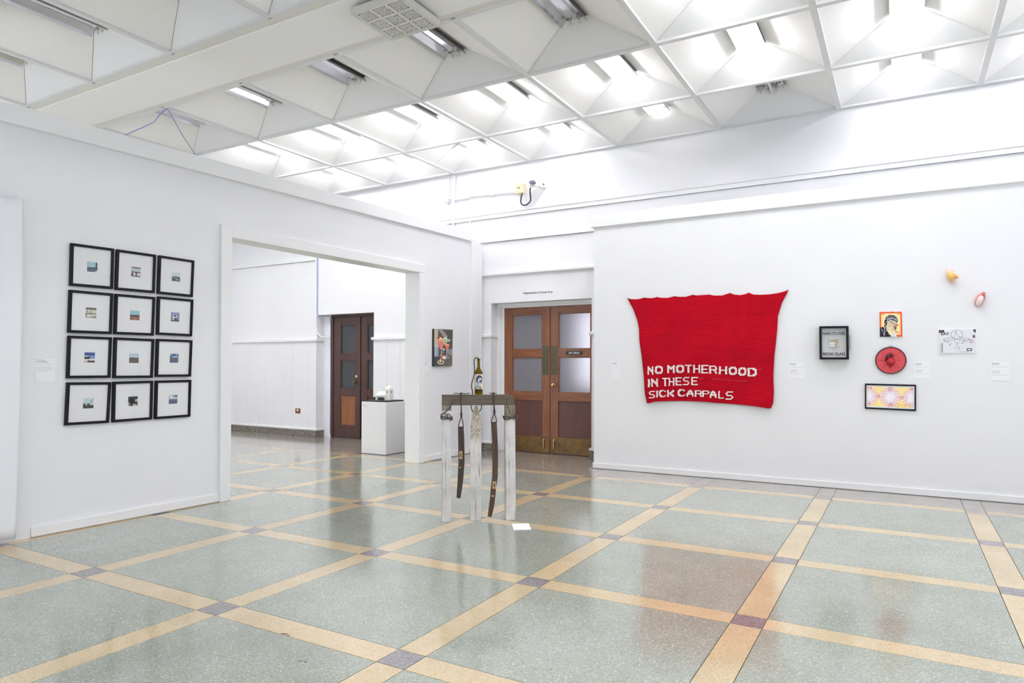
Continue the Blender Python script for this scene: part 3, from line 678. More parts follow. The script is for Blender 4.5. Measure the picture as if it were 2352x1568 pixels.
for px in ((1078, 452.5), (1133, 446)): p = on_back(px, .0); MB().box((p[0]-.03, p[1]-.034, p[2]-.018), (p[0]+.03, p[1]+.0, p[2]+.018)).build('clip', 'pipe', c)
p = on_back((1031, 462), .0)
t = MB(); t.lathe([(.02, .07), (.02, .03), (.012, .02), (.012, -.01), (.035, -.016), (.035, -.024), (.008, -.03), (.008, -.06), (.0, -.062)], (p[0], p[1]-.03, p[2]), 12); t.tube([(p[0], p[1]-.03, p[2]+.03), (p[0]+.06, p[1]-.03, p[2]+.03)], .012, 8)
tag(t.build('sprinkler_fitting', 'pipe'), 'white sprinkler fitting at the corner of the wall conduits', 'sprinkler')
# hall conduit and data cable at the doorway recess
t = MB(); x = -5.79; t.tube([(x, by(x)-.012, 3.2), (x, by(x)-.012, 1.66), (x+.02, by(x)-.012, 1.52), (x+.06, by(x)+.02, 1.455), (x+.13, by(x)+.06, 1.435), (x+.15, by(x)+.10, 1.432)], .012, 8)
tag(t.build('cable_trunk', 'pipe'), 'white cable trunk curving into the dark door recess in the hall', 'conduit')
t = MB(); x = -5.762; t.tube([(x, by(x)-.004, 3.2), (x, by(x)-.004, 1.80), (x+.01, by(x)+.0, 1.758), (x+.14, by(x)+.10, 1.742), (x+.145, by(x)+.112, 1.60), (x+.142, by(x)+.112, 1.45), (x+.147, by(x)+.112, .9), (x+.143, by(x)+.112, .05)], .0055, 6)
tag(t.build('data_cable', 'blue'), 'blue data cable running down beside the dark hall door', 'cable')
# cream box, cord, wall-mounted device
a = on_back((1188.3, 423.6)); b = on_back((1204.8, 443.9)); y = by(a[0])
t = thing('wall_box', 'cream electrical box on the back wall beside the white device', 'electrical box', ((a[0]+b[0])/2, y, b[2]))
MB().box((a[0], y-.055, b[2]), (b[0], y, a[2])).build('body', 'cream_plastic', t, bevel=.006)
zc = (a[2]+b[2])/2; xc = (a[0]+b[0])/2
for i in range(3): MB().box((xc-.022+.015*i, y-.058, zc-.006), (xc-.011+.015*i, y-.055, zc+.008)).build('slot', 'grey_ink', t)
pts = [(1160+X/13.07, 380+Y/13.07) for X, Y in ((515, 840), (490, 930), (470, 1050), (485, 1140), (530, 1185), (585, 1195), (660, 1170), (730, 1110), (768, 1050), (765, 940), (750, 800), (752, 720), (768, 665))]
t = MB(); t.tube(wallpts(pts, .05), .0085, 6); tag(t.build('power_cord', 'black_cord'), 'black power cord looping from cream box to white device', 'cord')
# device: tapering white housing on a wall bracket, window facing the room corner
def dv(X, Y, off): return on_back((1160+X/13.07, 380+Y/13.07), off)
ctr = dv(900, 520, .12)
t = thing('wall_device', 'white wall mounted device with smoked oval window above the double doors', 'projector', ctr)
F4 = [dv(640, 470, .30), dv(905, 425, .26), dv(930, 640, .24), dv(760, 665, .28)]; F5 = dv(650, 575, .30)
B4 = [dv(870, 395, .10), dv(1160, 390, .02), dv(1165, 620, .02), dv(990, 660, .10)]; B5 = dv(880, 600, .10)
MB().add([F4[0], F4[1], F4[2], F4[3], F5, B4[0], B4[1], B4[2], B4[3], B5], [(0, 1, 2, 3, 4), (9, 8, 7, 6, 5), (0, 5, 6, 1), (1, 6, 7, 2), (2, 7, 8, 3), (3, 8, 9, 4), (4, 9, 5, 0)]).build('housing', 'device', t, bevel=.012)
MB().slab([dv(960, 470, .12), dv(1165, 385, .06), dv(1172, 640, .06), dv(965, 668, .12)], NB, -.10, 0).build('bracket', 'device', t, bevel=.006)
MB().slab([dv(872, 352, .14), dv(950, 352, .12), dv(950, 400, .12), dv(872, 395, .14)], NB, -.06, 0).build('knuckle', 'device', t, bevel=.005)
c = dv(810, 498, .30); ex = dv(890, 485, .28)-c; ey = dv(806, 452, .30)-c
pts = []
for i in range(24):
    a_ = 2*math.pi*i/24; ca, sa = math.cos(a_), math.sin(a_); k = lambda v_: math.copysign(abs(v_)**.6, v_)
    pts.append(c+ex*k(ca)+ey*k(sa))
MB().prism(pts, NB, -.03, .006).build('lens_window', 'lens', t)
p = dv(1155, 566, .064); MB().lathe([(.012, 0), (.012, .006), (0, .007)], p, 10, NB).build('screw', 'grey_ink', t)

# ================================================================== WORKS ON THE LEFT WALL
def C6(ox, oy, sc): return lambda X, Y: (ox+X/sc, oy+Y/sc)
FR = [[(163.9,557.6),(263,570.8),(260.3,663.7),(161.4,655.6)],[(269.1,572),(359.1,584.9),(356.1,673),(265.6,665.2)],[(366,585.7),(447.1,598.1),(443.4,682),(362.7,674)],
 [(160.6,664.9),(260.8,673.7),(257.4,767.1),(157,763.5)],[(265.9,674),(357.2,682),(353.9,770.5),(263,767.1)],[(363.5,680.1),(444.9,687.9),(441.7,772.3),(361,768.3)],
 [(157.6,770.3),(257.8,774.2),(254.1,867.5),(154.2,868.6)],[(264,774.2),(355.2,778.3),(351.7,867.5),(261,868.3)],[(361.2,777.6),(442.7,781),(439.3,864.6),(358.3,865.3)],
 [(155.1,877.8),(256.2,877.1),(250.8,970.8),(150,976.8)],[(261,876.3),(352.4,873.7),(350.1,962.9),(258.8,970.1)],[(358.6,873.7),(440,872),(437.8,956.6),(356,962.8)]]
def ph(k):
    r = Raster(26, 26, (205, 222, 226))
    if k == 0: r.rect(0,0,1,.55,(168,200,212)).rect(0,.55,1,1,(104,112,124)).poly([(0,.58),(.5,.62),(.7,.75),(0,.8)],(92,92,98)).rect(.8,.05,.95,.75,(64,70,78)).ell(.65,.6,.1,.12,(70,70,84)).poly([(.7,1),(1,.8),(1,1)],(216,220,220)).poly([(0,.85),(.6,.95),(.6,1),(0,1)],(88,96,128))
    if k == 1: r.rect(0,0,1,.1,(84,84,92)).rect(0,.1,1,.45,(190,208,214)).rect(0,.45,1,.58,(150,98,92)).rect(0,.58,1,1,(186,190,198)).rect(.45,.55,.62,1,(132,104,98)).rect(0,.9,1,1,(110,100,104)).ell(.12,.75,.1,.12,(70,70,80)).rect(.22,.62,.42,.88,(226,230,232)).rect(.66,.64,.95,.9,(222,224,230))
    if k == 2: r.rect(0,0,1,.5,(204,222,220)).rect(0,.5,1,1,(116,112,120)).poly([(0,.5),(.5,.42),(1,.5)],(118,116,124)).poly([(.05,.62),(.5,.58),(.95,.9),(.4,.8)],(164,164,172)).ell(.3,.75,.2,.12,(92,88,100)).ell(.75,.62,.15,.08,(88,84,96))
    if k == 3: r.rect(0,0,1,1,(206,206,190)).rect(0,0,1,.2,(104,100,92)).rect(.1,.2,.16,.6,(110,104,92)).rect(.45,.2,.5,.62,(120,116,98)).rect(0,.55,1,.62,(112,106,92)).rect(0,.66,1,1,(86,86,80)).ell(.35,.78,.28,.1,(230,230,224)).ell(.75,.74,.2,.07,(226,226,222)).line([(0,.9),(.5,.95),(1,.82)],.03,(214,214,206))
    if k == 4: r.rect(0,0,1,.48,(154,198,210)).rect(0,.48,1,1,(142,100,84)).poly([(.3,1),(.5,.7),(.75,1)],(172,126,106))
    if k == 4:
        for x in np.linspace(.02,.98,9): r.poly([(x-.06,.6),(x,.34+.1*abs(math.sin(x*17))),(x+.06,.6)],(74,68,66))
    if k == 5: r.rect(0,0,1,1,(138,142,180)).poly([(.2,.9),(.3,.2),(.7,.2),(.75,.9)],(216,214,222)).ell(.5,.35,.16,.14,(92,96,140)).rect(.4,.62,.75,.92,(74,70,88)).rect(0,.85,1,1,(88,86,108)).rect(0,.4,.15,.8,(150,132,130))
    if k == 6: r.rect(0,0,1,.3,(64,82,150)).rect(0,.3,1,.6,(128,156,202)).rect(0,.35,.35,.46,(228,228,230)).rect(0,.44,.55,.66,(60,56,66)).poly([(0,.66),(1,.62),(1,.9),(0,.95)],(222,220,218)).rect(0,.85,.3,1,(206,160,146)).rect(.3,.82,1,1,(66,60,62))
    if k == 7: r.rect(0,0,1,.4,(186,208,226)).rect(0,.43,1,1,(112,98,80)).poly([(0,.45),(.3,.4),(.6,.44),(1,.41),(1,.5),(0,.5)],(96,84,66))
    if k == 8: r.rect(0,0,1,.45,(150,188,220)).ell(.5,.12,.3,.12,(70,86,110)).ell(.15,.3,.15,.12,(82,96,118)).rect(0,.42,1,1,(92,104,122)).rect(.9,0,1,.4,(66,76,90))
    if k == 9: r.rect(0,0,1,.75,(196,214,218)).rect(0,.7,1,1,(64,60,58)).ell(.12,.62,.12,.14,(72,70,70)).ell(.5,.6,.16,.1,(84,84,84)).line([(.62,.7),(.7,.2)],.02,(96,104,104)).line([(.8,.7),(.78,.3),(.95,.1)],.02,(120,128,128))
    if k == 10: r.rect(0,0,1,1,(58,62,66)).rect(0,0,1,.15,(66,74,92)).poly([(.65,.35),(1,.25),(1,.6),(.75,.55)],(206,190,160)).ell(.4,.5,.32,.34,(52,52,54)).poly([(0,.6),(.12,.6),(.12,1),(0,1)],(190,196,200)).rect(.5,.8,.9,1,(196,196,192)).rect(.2,.7,.24,1,(200,200,200))
    if k == 11: r.rect(0,0,1,.5,(198,210,222)).rect(0,.5,1,1,(96,106,128)).poly([(.4,.15),(1,.02),(1,.3),(.6,.22)],(104,108,120)).line([(0,.2),(.15,.45)],.03,(128,136,152)).ell(.3,.3,.2,.1,(228,230,234))
    for _ in range(34):                          # foliage, stones and other fine tonal detail
        x, y = rng.uniform(0, 1), rng.uniform(.42, 1); j = r.a[min(int(y*26), 25), min(int(x*26), 25)]; r.ell(x, y, rng.uniform(.02, .07), rng.uniform(.02, .05), np.clip(j+rng.uniform(-46, 40), 20, 235), .7)
    for _ in range(8):
        x, y = rng.uniform(0, 1), rng.uniform(0, .42); j = r.a[min(int(y*26), 25), min(int(x*26), 25)]; r.ell(x, y, rng.uniform(.05, .16), rng.uniform(.02, .05), np.clip(j+rng.uniform(-14, 22), 20, 240), .6)
    return r.noise(7)
PT = ['dark tree beside pale water', 'two white panels below a dark overhang', 'grey stones under a pale sky', 'white chairs on a shaded porch', 'russet meadow with dark trees', 'white figure on violet blue', 'flat roofed house under deep blue sky', 'brown field under pale blue sky', 'dark canopy above a slate field', 'low shrubs under a pale grey sky', 'dark tree mass with warm light', 'clouds and branch over slate water']
RN = ['top row', 'second row', 'third row', 'bottom row']; CN = ['left', 'middle', 'right']
for k, f in enumerate(FR):
    F = [on_left(p, .022) for p in f]; base = sum(F)/4-NL*.022; base[2] = F[3][2]
    t = thing('picture_frame', 'black square frame, %s %s, small photo of %s' % (RN[k//3], CN[k % 3], PT[k]), 'picture frame', base, 'grid of twelve black frames')
    qi = inset(F, .062); mb = frame_ring(MB(), F, qi, NL, -.0215, 0); mb.build('frame', 'black', t, bevel=.0012)
    MB().slab(inset(F, .05), NL, -.018, -.010).build('mat_board', 'mat', t)
    qp = [bilin(F, u, v) for u, v in ((.385, .385), (.625, .385), (.625, .625), (.385, .625))]
    ph(k).build('photo', qp, NL, -.0092, t)
    MB().slab(inset(F, .055), NL, -.0075, -.0065).build('glass', 'clear', t)
# margarita painting on stretched canvas
c7 = C6(970, 740, 13.07); F = [on_left(c7(*p), .028) for p in ((358, 195), (915, 222), (897, 1310), (350, 1318))]
t = thing('painting', 'tall painting of pink cocktail glasses and a grey tin on the left wall', 'painting', sum(F)/4-NL*.028)
MB().slab(F, NL, -.028, -.0005).build('canvas', 'black_rough', t)
r = Raster(64, 118, (84, 82, 80)); r.rect(0,0,.2,.5,(186,176,150)).rect(.2,0,1,.5,(92,76,78)).poly([(.2,0),(.4,0),(.75,.2),(.55,.25)],(150,146,142)).rect(.72,0,1,.5,(74,82,72)).poly([(.4,.55),(1,.5),(1,1),(.3,1)],(104,96,90)).rect(0,.75,.45,1,(72,76,80)).poly([(.62,.55),(1,.53),(1,.72),(.8,.68)],(146,138,138))
r.rect(.02,.46,.24,.74,(150,158,176)).ell(.13,.46,.11,.025,(186,192,206)).rect(.05,.5,.09,.72,(186,192,206))
r.poly([(.2,.26),(.6,.28),(.5,.44),(.40,.54),(.32,.54),(.24,.44)],(222,132,118)).ell(.40,.28,.21,.045,(226,160,146)).ell(.3,.25,.1,.035,(226,214,170)).poly([(.16,.2),(.28,.2),(.3,.26),(.18,.27)],(176,60,60)).rect(.16,.3,.2,.5,(218,186,170))
r.ell(.60,.30,.12,.09,(206,222,190)).ell(.57,.31,.07,.05,(160,190,130)).ell(.62,.40,.06,.045,(214,220,180)).line([(.62,.36),(.7,.38)],.012,(30,30,34))
r.poly([(.6,.43),(.82,.39),(.8,.48),(.72,.56),(.64,.54)],(232,110,78)).ell(.72,.42,.1,.03,(234,140,104)).ell(.8,.3,.05,.04,(206,206,200)).rect(.86,.26,1,.3,(176,96,80)).line([(.70,.56),(.69,.74)],.008,(200,196,196))
r.line([(.42,.53),(.36,.82)],.014,(214,196,190)).poly([(.3,.74),(.5,.70),(.55,.8),(.35,.8)],(206,84,72)).poly([(.45,.72),(.66,.74),(.62,.82),(.46,.8)],(226,222,220)).ell(.74,.76,.09,.035,(160,164,168)).ell(.74,.76,.06,.02,(96,98,100)).rect(.4,.55,.62,.68,(70,74,78)).ell(.52,.55,.05,.03,(214,216,212)).ell(.48,.62,.06,.02,(150,156,158))
r.ell(.36,.89,.18,.065,(222,206,170)).ell(.36,.885,.13,.045,(130,112,74)).ell(.35,.87,.05,.02,(236,232,224)).ell(.42,.9,.03,.02,(76,60,40))
r.noise(9).build('painted_face', F, NL, .0002, t)
# text card raster
def card(px, label, nm='wall_label', wall='r', w=40, h=34, rows=((.06,.08,.5,1),(.06,.15,.62,1),(.06,.24,.9,0),(.06,.36,.92,0),(.06,.42,.9,0),(.06,.48,.93,0),(.06,.54,.6,0)), ink=(176, 176, 184)):
    g = (lambda p: on_left(p, .003)) if wall == 'l' else (lambda p: on_right(p, .003)); N = NL if wall == 'l' else NR
    F = [g(p) for p in px]; t = thing(nm, label, 'wall label', sum(F)/4-N*.003)
    MB().slab(F, N, -.003, 0).build('card', 'paper', t)
    r = Raster(w, h, (238, 238, 241))
    for x0, y, x1, b in rows:
        m_ = (r.x > x0) & (r.x < x1) & (np.abs(r.y-y) < .012+.008*b); r.m(m_, ink, .7 if b else .3)
    r.build('printed_text', F, N, .0003, t)
card([(82, 822), (127, 824), (126, 877), (81, 877.5)], 'white text card on the left wall beside the framed grid', wall='l')
card([(972, 830), (989, 830.6), (988.6, 853), (971.6, 853)], 'small white text card left of the cocktail painting', wall='l', w=20, h=18, rows=((.1,.15,.6,1),(.1,.26,.5,1),(.1,.42,.8,0)))
# curtain
V = []; Fc = []; nu, nv = 44, 30
for j in range(nv+1):
    z = .03+2.0*j/nv
    for i in range(nu+1):
        u = i/nu; s0 = -1.75; s1 = -.888-.035*(1-j/nv)*.9; s = s0+(s1-s0)*u
        e_ = s1-s; tz = j/nv
        fold = .022*math.sin(e_*34+.9+.4*math.sin(tz*4))*(.6+.4*tz)+.003*math.sin(e_*90+tz*3)
        gather = .012*max(0, (j/nv-.86)/.14)*math.sin(u*80)
        V.append((lx(s)+.045+fold+gather+.012*(1-j/nv), s, z))
for j in range(nv):
    for i in range(nu): a = j*(nu+1)+i; Fc.append((a, a+1, a+nu+2, a+nu+1))
mb = MB(); mb.add(V, Fc); mb.smooth = True; o = mb.build('curtain', 'curtain'); o.modifiers.new('s', 'SOLIDIFY').thickness = .004
tag(o, 'white cloth curtain pinned to the left wall at the picture edge', 'curtain')

# ================================================================== WORKS ON THE RIGHT WALL
bk = C6(1420, 640, 4.9)
TOPP = [(105,218),(150,230),(210,231),(260,222),(295,211),(330,217),(380,218),(440,205),(480,214),(560,215),(635,196),(680,203),(760,203),(840,179),(880,187),(960,182),(1020,177),(1080,189),(1170,188),(1260,160),(1300,176),(1370,184),(1430,172),(1470,156),(1520,176),(1600,180),(1700,175),(1800,160),(1870,142),(1915,126)]
BOTP = [(325,1400),(345,1399),(420,1382),(500,1378),(600,1376),(700,1374),(800,1377),(900,1381),(1000,1386),(1100,1396),(1200,1403),(1300,1411),(1400,1420),(1500,1430),(1600,1445),(1680,1458),(1715,1458)]
LEFTP = [(105,218),(170,340),(215,460),(235,560),(240,700),(265,870),(290,1100),(300,1280),(325,1400)]
RIGHTP = [(1915,126),(1840,270),(1795,420),(1788,560),(1775,700),(1755,870),(1744,1100),(1750,1280),(1742,1400),(1715,1458)]
def resample(P, k):
    P = np.array(P, float); d = np.r_[0, np.cumsum(np.hypot(*np.diff(P, axis=0).T))]; d /= d[-1]; u = np.linspace(0, 1, k)
    return np.stack([np.interp(u, d, P[:, 0]), np.interp(u, d, P[:, 1])], 1)
nu, nv = 110, 300
T_, B_, L_, R_ = resample(TOPP, nu+1), resample(BOTP, nu+1), resample(LEFTP, nv+1), resample(RIGHTP, nv+1)
uu = np.linspace(0, 1, nu+1)[None, :, None]; vv = np.linspace(0, 1, nv+1)[:, None, None]
Cn = (1-vv)*T_[None]+vv*B_[None]+(1-uu)*L_[:, None]+uu*R_[:, None]-((1-uu)*(1-vv)*T_[0]+uu*(1-vv)*T_[-1]+(1-uu)*vv*B_[0]+uu*vv*B_[-1])
NR_ = 58
def boff(u, v): return .014+.010*v*math.sin(u*15+.6)*(.3+.7*v)+.014*v*v+.0032*abs(math.sin(math.pi*NR_*v))
V = []; Fc = []
for j in range(nv+1):
    for i in range(nu+1):
        X, Y = Cn[j, i]; e = 4*math.sin(math.pi*NR_*j/nv)**2 if i in (0, nu) else 0
        X += -e if i == 0 else (e if i == nu else 0)
        V.append(on_right(bk(X, Y), boff(i/nu, j/nv)))
for j in range(nv):
    for i in range(nu): a = j*(nu+1)+i; Fc.append((a, a+nu+1, a+nu+2, a+1))
t = thing('crocheted_blanket', 'large red crocheted blanket with white words NO MOTHERHOOD IN THESE SICK CARPALS', 'blanket', on_right(bk(1000, 1400)))
mb = MB(); mb.add(V, Fc); mb.smooth = True; o = mb.build('knit', 'yarn', t); o.modifiers.new('s', 'SOLIDIFY').thickness = .006
FONT = {'N': '10001 11001 11101 10111 10011 10001 10001', 'O': '01110 11011 10001 10001 10001 11011 01110', 'M': '10001 11011 11111 10101 10001 10001 10001', 'T': '11111 00100 00100 00100 00100 00100 00100',
 'H': '10001 10001 10001 11111 10001 10001 10001', 'E': '11111 10000 10000 11110 10000 10000 11111', 'R': '11110 10001 10001 11111 10010 10001 10001', 'D': '11110 10011 10001 10001 10001 10011 11110', 'I': '1 1 1 1 1 1 1',
 'S': '01111 10000 10000 01110 00001 00001 11110', 'C': '01110 11001 10000 10000 10000 11001 01110', 'K': '10001 10011 10110 11100 10110 10011 10001', 'A': '00100 01110 01010 11011 11111 10001 10001', 'P': '11110 10001 10001 11110 10000 10000 10000', 'L': '10000 10000 10000 10000 10000 10000 11111'}
LET = [('N',332,395,985,1080),('O',415,500,980,1070),('M',553,635,972,1062),('O',652,740,970,1058),('T',750,830,968,1058),('H',845,920,968,1060),('E',935,1015,970,1065),('R',1025,1110,978,1068),('H',1133,1225,985,1075),('O',1245,1335,990,1082),('O',1352,1442,997,1090),('D',1457,1560,1003,1098),
 ('I',335,356,1130,1220),('N',372,445,1122,1215),('T',495,560,1115,1208),('H',568,632,1112,1205),('E',645,715,1108,1200),('S',730,800,1105,1197),('E',822,897,1105,1197),
 ('S',345,412,1262,1345),('I',428,446,1258,1335),('C',460,535,1252,1332),('K',552,628,1250,1330),('C',670,752,1243,1325),('A',770,848,1250,1325),('R',862,940,1255,1328),('P',945,1025,1258,1330),('A',1030,1105,1260,1340),('L',1128,1190,1262,1348),('S',1210,1292,1268,1360)]
Cf = Cn.reshape(-1, 2)
for ch, x0, x1, y0, y1 in LET:
    rows = FONT[ch].split(); mb = MB(); k = np.argmin(((Cf-np.array([(x0+x1)/2, (y0+y1)/2]))**2).sum(1)); ub, vb = (k % (nu+1))/nu, (k//(nu+1))/nv
    o_ = boff(ub, vb)+.0035; nw = len(rows[0])
    for j, rw in enumerate(rows):
        i = 0
        while i < nw:
            if rw[i] == '1':
                i2 = i
                while i2+1 < nw and rw[i2+1] == '1': i2 += 1
                ov = .14
                X0, X1 = x0+(x1-x0)*(i-ov*(i > 0))/nw, x0+(x1-x0)*(i2+1+ov*(i2 < nw-1))/nw; Y0, Y1 = y0+(y1-y0)*(j-.02)/7, y0+(y1-y0)*(j+.98)/7
                js = random.uniform(-2, 2)
                mb.slab([on_right(bk(X0+js, Y0), o_), on_right(bk(X1+js, Y0), o_), on_right(bk(X1+js, Y1), o_), on_right(bk(X0+js, Y1), o_)], NR, -.004, .0025)
                i = i2+1
            else: i += 1
    mb.build('letter', 'yarn_white', t)
for a, b in (((1565, 1021), (1612, 1018)), ((915, 1122), (960, 1122)), ((1050, 1127), (1150, 1132)), ((1160, 1134), (1280, 1142)), ((1300, 1144), (1450, 1154))):
    MB().tube([on_right(bk(*a), .0365), on_right(bk(*b), .0365)], .0009, 4).build('loose_thread', 'thread_pink', t)
for X, Y in ((105,220),(295,213),(440,207),(640,199),(842,182),(905,190),(1025,179),(1258,163),(1468,159),(1912,130)):
    p = on_right(bk(X, Y), 0); MB().lathe([(.0022, .0015), (.0022, .026), (.0045, .027), (.0045, .030), (0, .031)], p, 8, NR).build('pin', 'pin', t)
# shadow box
cb = C6(1860, 730, 14.25); F = [on_right(cb(*p), .075) for p in ((305, 272), (1255, 258), (1268, 1355), (320, 1355))]
t = thing('shadow_box', 'black shadow box lettered WHEN IT\'S OVER BREAK GLASS holding a cigarette pack', 'shadow box', sum(F)/4-NR*.075)
qi = inset(F, .072, .062); frame_ring(MB(), F, qi, NR, -.0745, 0).build('frame', 'black', t, bevel=.0015)
MB().slab(inset(F, .02), NR, -.0745, -.062).build('backing', 'mat', t)
MB().slab(inset(F, .05), NR, -.010, -.008).build('glass', 'clear', t)
text_obj('lettering', 'WHEN IT\'S OVER', [on_right(cb(*p), .068) for p in ((402, 472), (1160, 460), (1160, 550), (402, 560))], NR, 0, 'ink', t, .0006, .022)
text_obj('lettering', 'BREAK GLASS', [on_right(cb(*p), .068) for p in ((430, 1128), (1155, 1126), (1155, 1222), (430, 1226))], NR, 0, 'ink', t, .0006, .022)
P_ = [on_right(cb(*p), .035) for p in ((650, 690), (822, 690), (822, 950), (648, 950))]
tp = thing('cigarette_pack', 'small white and gold cigarette pack inside the shadow box', 'cigarette pack', sum(P_)/4-NR*.027)
MB().slab(P_, NR, -.026, 0).build('carton', 'paper', tp, bevel=.001)
r = Raster(30, 42, (240, 240, 236)); r.rect(.0,.02,1,.2,(206,196,160)).rect(0,.2,1,.27,(150,134,84)).poly([(.05,.27),(.95,.27),(.7,.42),(.5,.32),(.3,.42)],(176,158,104)).ell(.5,.45,.07,.03,(150,140,110))
for i in range(7): r.rect(.14+.1*i,.64+.02*(i % 2),.2+.1*i,.76,(120,124,122),.75)
r.rect(0,.93,1,1,(196,204,200)); r.noise(5).build('printed_front', P_, NR, .0003, tp)
P_ = [on_right(cb(*p), .033) for p in ((840, 690), (938, 690), (942, 950), (846, 950))]
tp = thing('lighter', 'small patterned lighter beside the pack inside the shadow box', 'lighter', sum(P_)/4-NR*.025)
MB().slab(P_, NR, -.024, 0).build('body', 'paper', tp, bevel=.004)
r = Raster(18, 44, (226, 204, 176)); r.ell(.5,.1,.35,.09,(110,84,84)).ell(.5,.1,.2,.05,(222,206,196)).rect(0,.25,1,.45,(216,182,176)).line([(.7,.45),(.3,.75)],.02,(60,56,60)).line([(.2,.3),(.8,.38)],.02,(110,86,92)).ell(.5,.88,.3,.08,(232,206,150)).ring(.5,.88,.4,.11,.15,(150,130,110)); r.noise(10).build('printed_wrap', P_, NR, .0004, tp)
t2 = thing('striker', 'thin grey metal striker hanging from the right side of the shadow box', 'hammer', on_right(cb(1300, 800), .02))
MB().tube([on_right(cb(1262, 560), .045), on_right(cb(1300, 572), .045)], .0022, 6).lathe([(.005, 0), (.005, .012), (0, .013)], on_right(cb(1300, 572), .04), 8, NR).build('hook', 'pin', t2)
MB().tube([on_right(cb(1298, 575), .045), on_right(cb(1306, 800), .04), on_right(cb(1314, 1050), .035)], .0024, 6).build('rod', 'grey_ink', t2)
# painted icon panel
ci = C6(1970, 700, 6.03); F = [on_right(ci(*p), .012) for p in ((302, 97), (612, 92), (620, 440), (307, 442))]
t = thing('icon_painting', 'small orange bordered painting of a black hooded mother with child', 'painting', sum(F)/4-NR*.012)
MB().slab(F, NR, -.012, -.0004).build('panel', 'mat', t)
r = Raster(84, 94, (222, 84, 44)); r.rect(.075,.06,.925,.93,(240,222,160))
r.poly([(.2,.62),(.22,.35),(.3,.2),(.45,.13),(.65,.14),(.78,.24),(.82,.38),(.78,.46),(.68,.38),(.5,.32),(.36,.38),(.3,.6),(.36,.8),(.5,1),(0,1),(0,.66),(.1,.6)],(30,28,36))
r.poly([(.36,.38),(.5,.31),(.66,.36),(.76,.46),(.72,.54),(.6,.6),(.5,.62),(.42,.66),(.36,.6),(.32,.5)],(214,194,164)).poly([(.28,.55),(.4,.66),(.42,.72),(.3,.8)],(196,184,170)).line([(.49,.455),(.54,.44),(.58,.455)],.009,(84,70,58)).line([(.64,.47),(.68,.462),(.71,.475)],.008,(84,70,58)).line([(.48,.425),(.56,.405)],.006,(120,98,76)).line([(.6,.42),(.62,.52)],.008,(120,98,80)).line([(.5,.58),(.58,.58)],.01,(150,90,80)).line([(.48,.39),(.58,.37)],.008,(80,66,56))
r.poly([(.44,.68),(.6,.6),(.64,.76),(.54,.84),(.46,.78)],(226,206,164)).ell(.68,.655,.075,.08,(104,106,100)).ell(.575,.69,.07,.085,(224,204,164)).line([(.55,.68),(.58,.675)],.007,(96,82,66)).line([(.56,.73),(.59,.73)],.006,(150,100,84)).ring(.75,.66,.15,.16,.04,(226,150,90)).line([(.66,.54),(.8,.53)],.018,(190,40,30)).line([(.78,.55),(.76,.62)],.012,(190,40,30)).line([(.7,.78),(.78,.82)],.018,(220,80,40))
r.poly([(.48,1),(.55,.84),(.66,.82),(.76,1)],(224,222,226))
for a in ((.28,.3,.36,.2),(.34,.32,.44,.18),(.44,.3,.52,.16),(.52,.28,.62,.17),(.62,.3,.7,.2),(.7,.34,.76,.26),(.2,.62,.2,.95),(.24,.45,.22,.7),(.08,.68,.2,.98),(.3,.7,.42,.9)): r.line([a[:2], ((a[0]+a[2])/2+.03, (a[1]+a[3])/2), a[2:]], .008, (206,208,220))
r.line([(.3,.42),(.4,.3),(.55,.26),(.7,.3),(.8,.4)], .012, (196,200,212)).line([(.36,.4),(.5,.33),(.68,.37),(.78,.46)], .01, (150,160,180))
for x, y in ((.12,.1),(.16,.09),(.2,.1),(.8,.09),(.86,.08),(.88,.11),(.8,.86),(.88,.86)): r.line([(x-.012,y-.025),(x,y+.025),(x+.014,y-.02)], .007, (206,110,60))
r.noise(6).build('painted_face', F, NR, .0002, t)
for P_ in (((460, 88), (468, 98)), ((464, 440), (472, 450))):
    a = on_right(ci(*P_[0]), .004); b = on_right(ci(*P_[1]), .017); MB().box((a[0], b[1], b[2]), (b[0], a[1], a[2])).build('clip', 'grey_ink', t)
# embroidery hoop with heart
c0 = on_right(ci(458, 768), .0); RH = .1085
t = thing('embroidery_hoop', 'round coral red embroidery hoop with a sculpted beaded heart', 'embroidery hoop', c0)
MB().lathe([(RH, .002), (RH+.004, .004), (RH+.004, .018), (RH, .02), (RH-.003, .018), (RH-.003, .002)], c0, 48, NR).build('hoop', 'hoop', t)
MB().lathe([(RH-.003, .004), (RH-.003, .014), (.001, .0145)], c0, 48, NR).build('cloth', 'coral', t)
h = MB()
for X, Y, r_ in ((420, 700, .013), (455, 690, .013), (480, 705, .010), (400, 735, .012), (390, 765, .009), (430, 725, .013)): h.ellipsoid(on_right(ci(X, Y), .020), r_, r_, .012, (1,0,0), (0,0,1), (0,-1,0), 12, 8, .12)
h.build('vessels', 'heart_dark', t)
h = MB(); h.ellipsoid(on_right(ci(458, 785), .026), .031, .033, .026, (1,0,0), (0,0,1), (0,-1,0), 18, 12, .05); h.ellipsoid(on_right(ci(460, 830), .020), .014, .02, .014, (1,0,0), (0,0,1), (0,-1,0), 12, 8, .05); h.build('heart', 'heart_red', t)
sx_ = MB()
for k in range(16):
    a = k*math.pi/8; d = np.array([math.cos(a), 0, math.sin(a)]); lng = k % 2 == 0
    for r0, r1 in (((.052, .060), (.064, .072), (.078, .084)) if lng else ((.052, .057), (.061, .065))):
        sx_.tube([c0+d*r0+NR*.0158, c0+d*r1+NR*.0158], .0014 if lng else .0009, 5)
sx_.build('stitching', 'stitch', t)
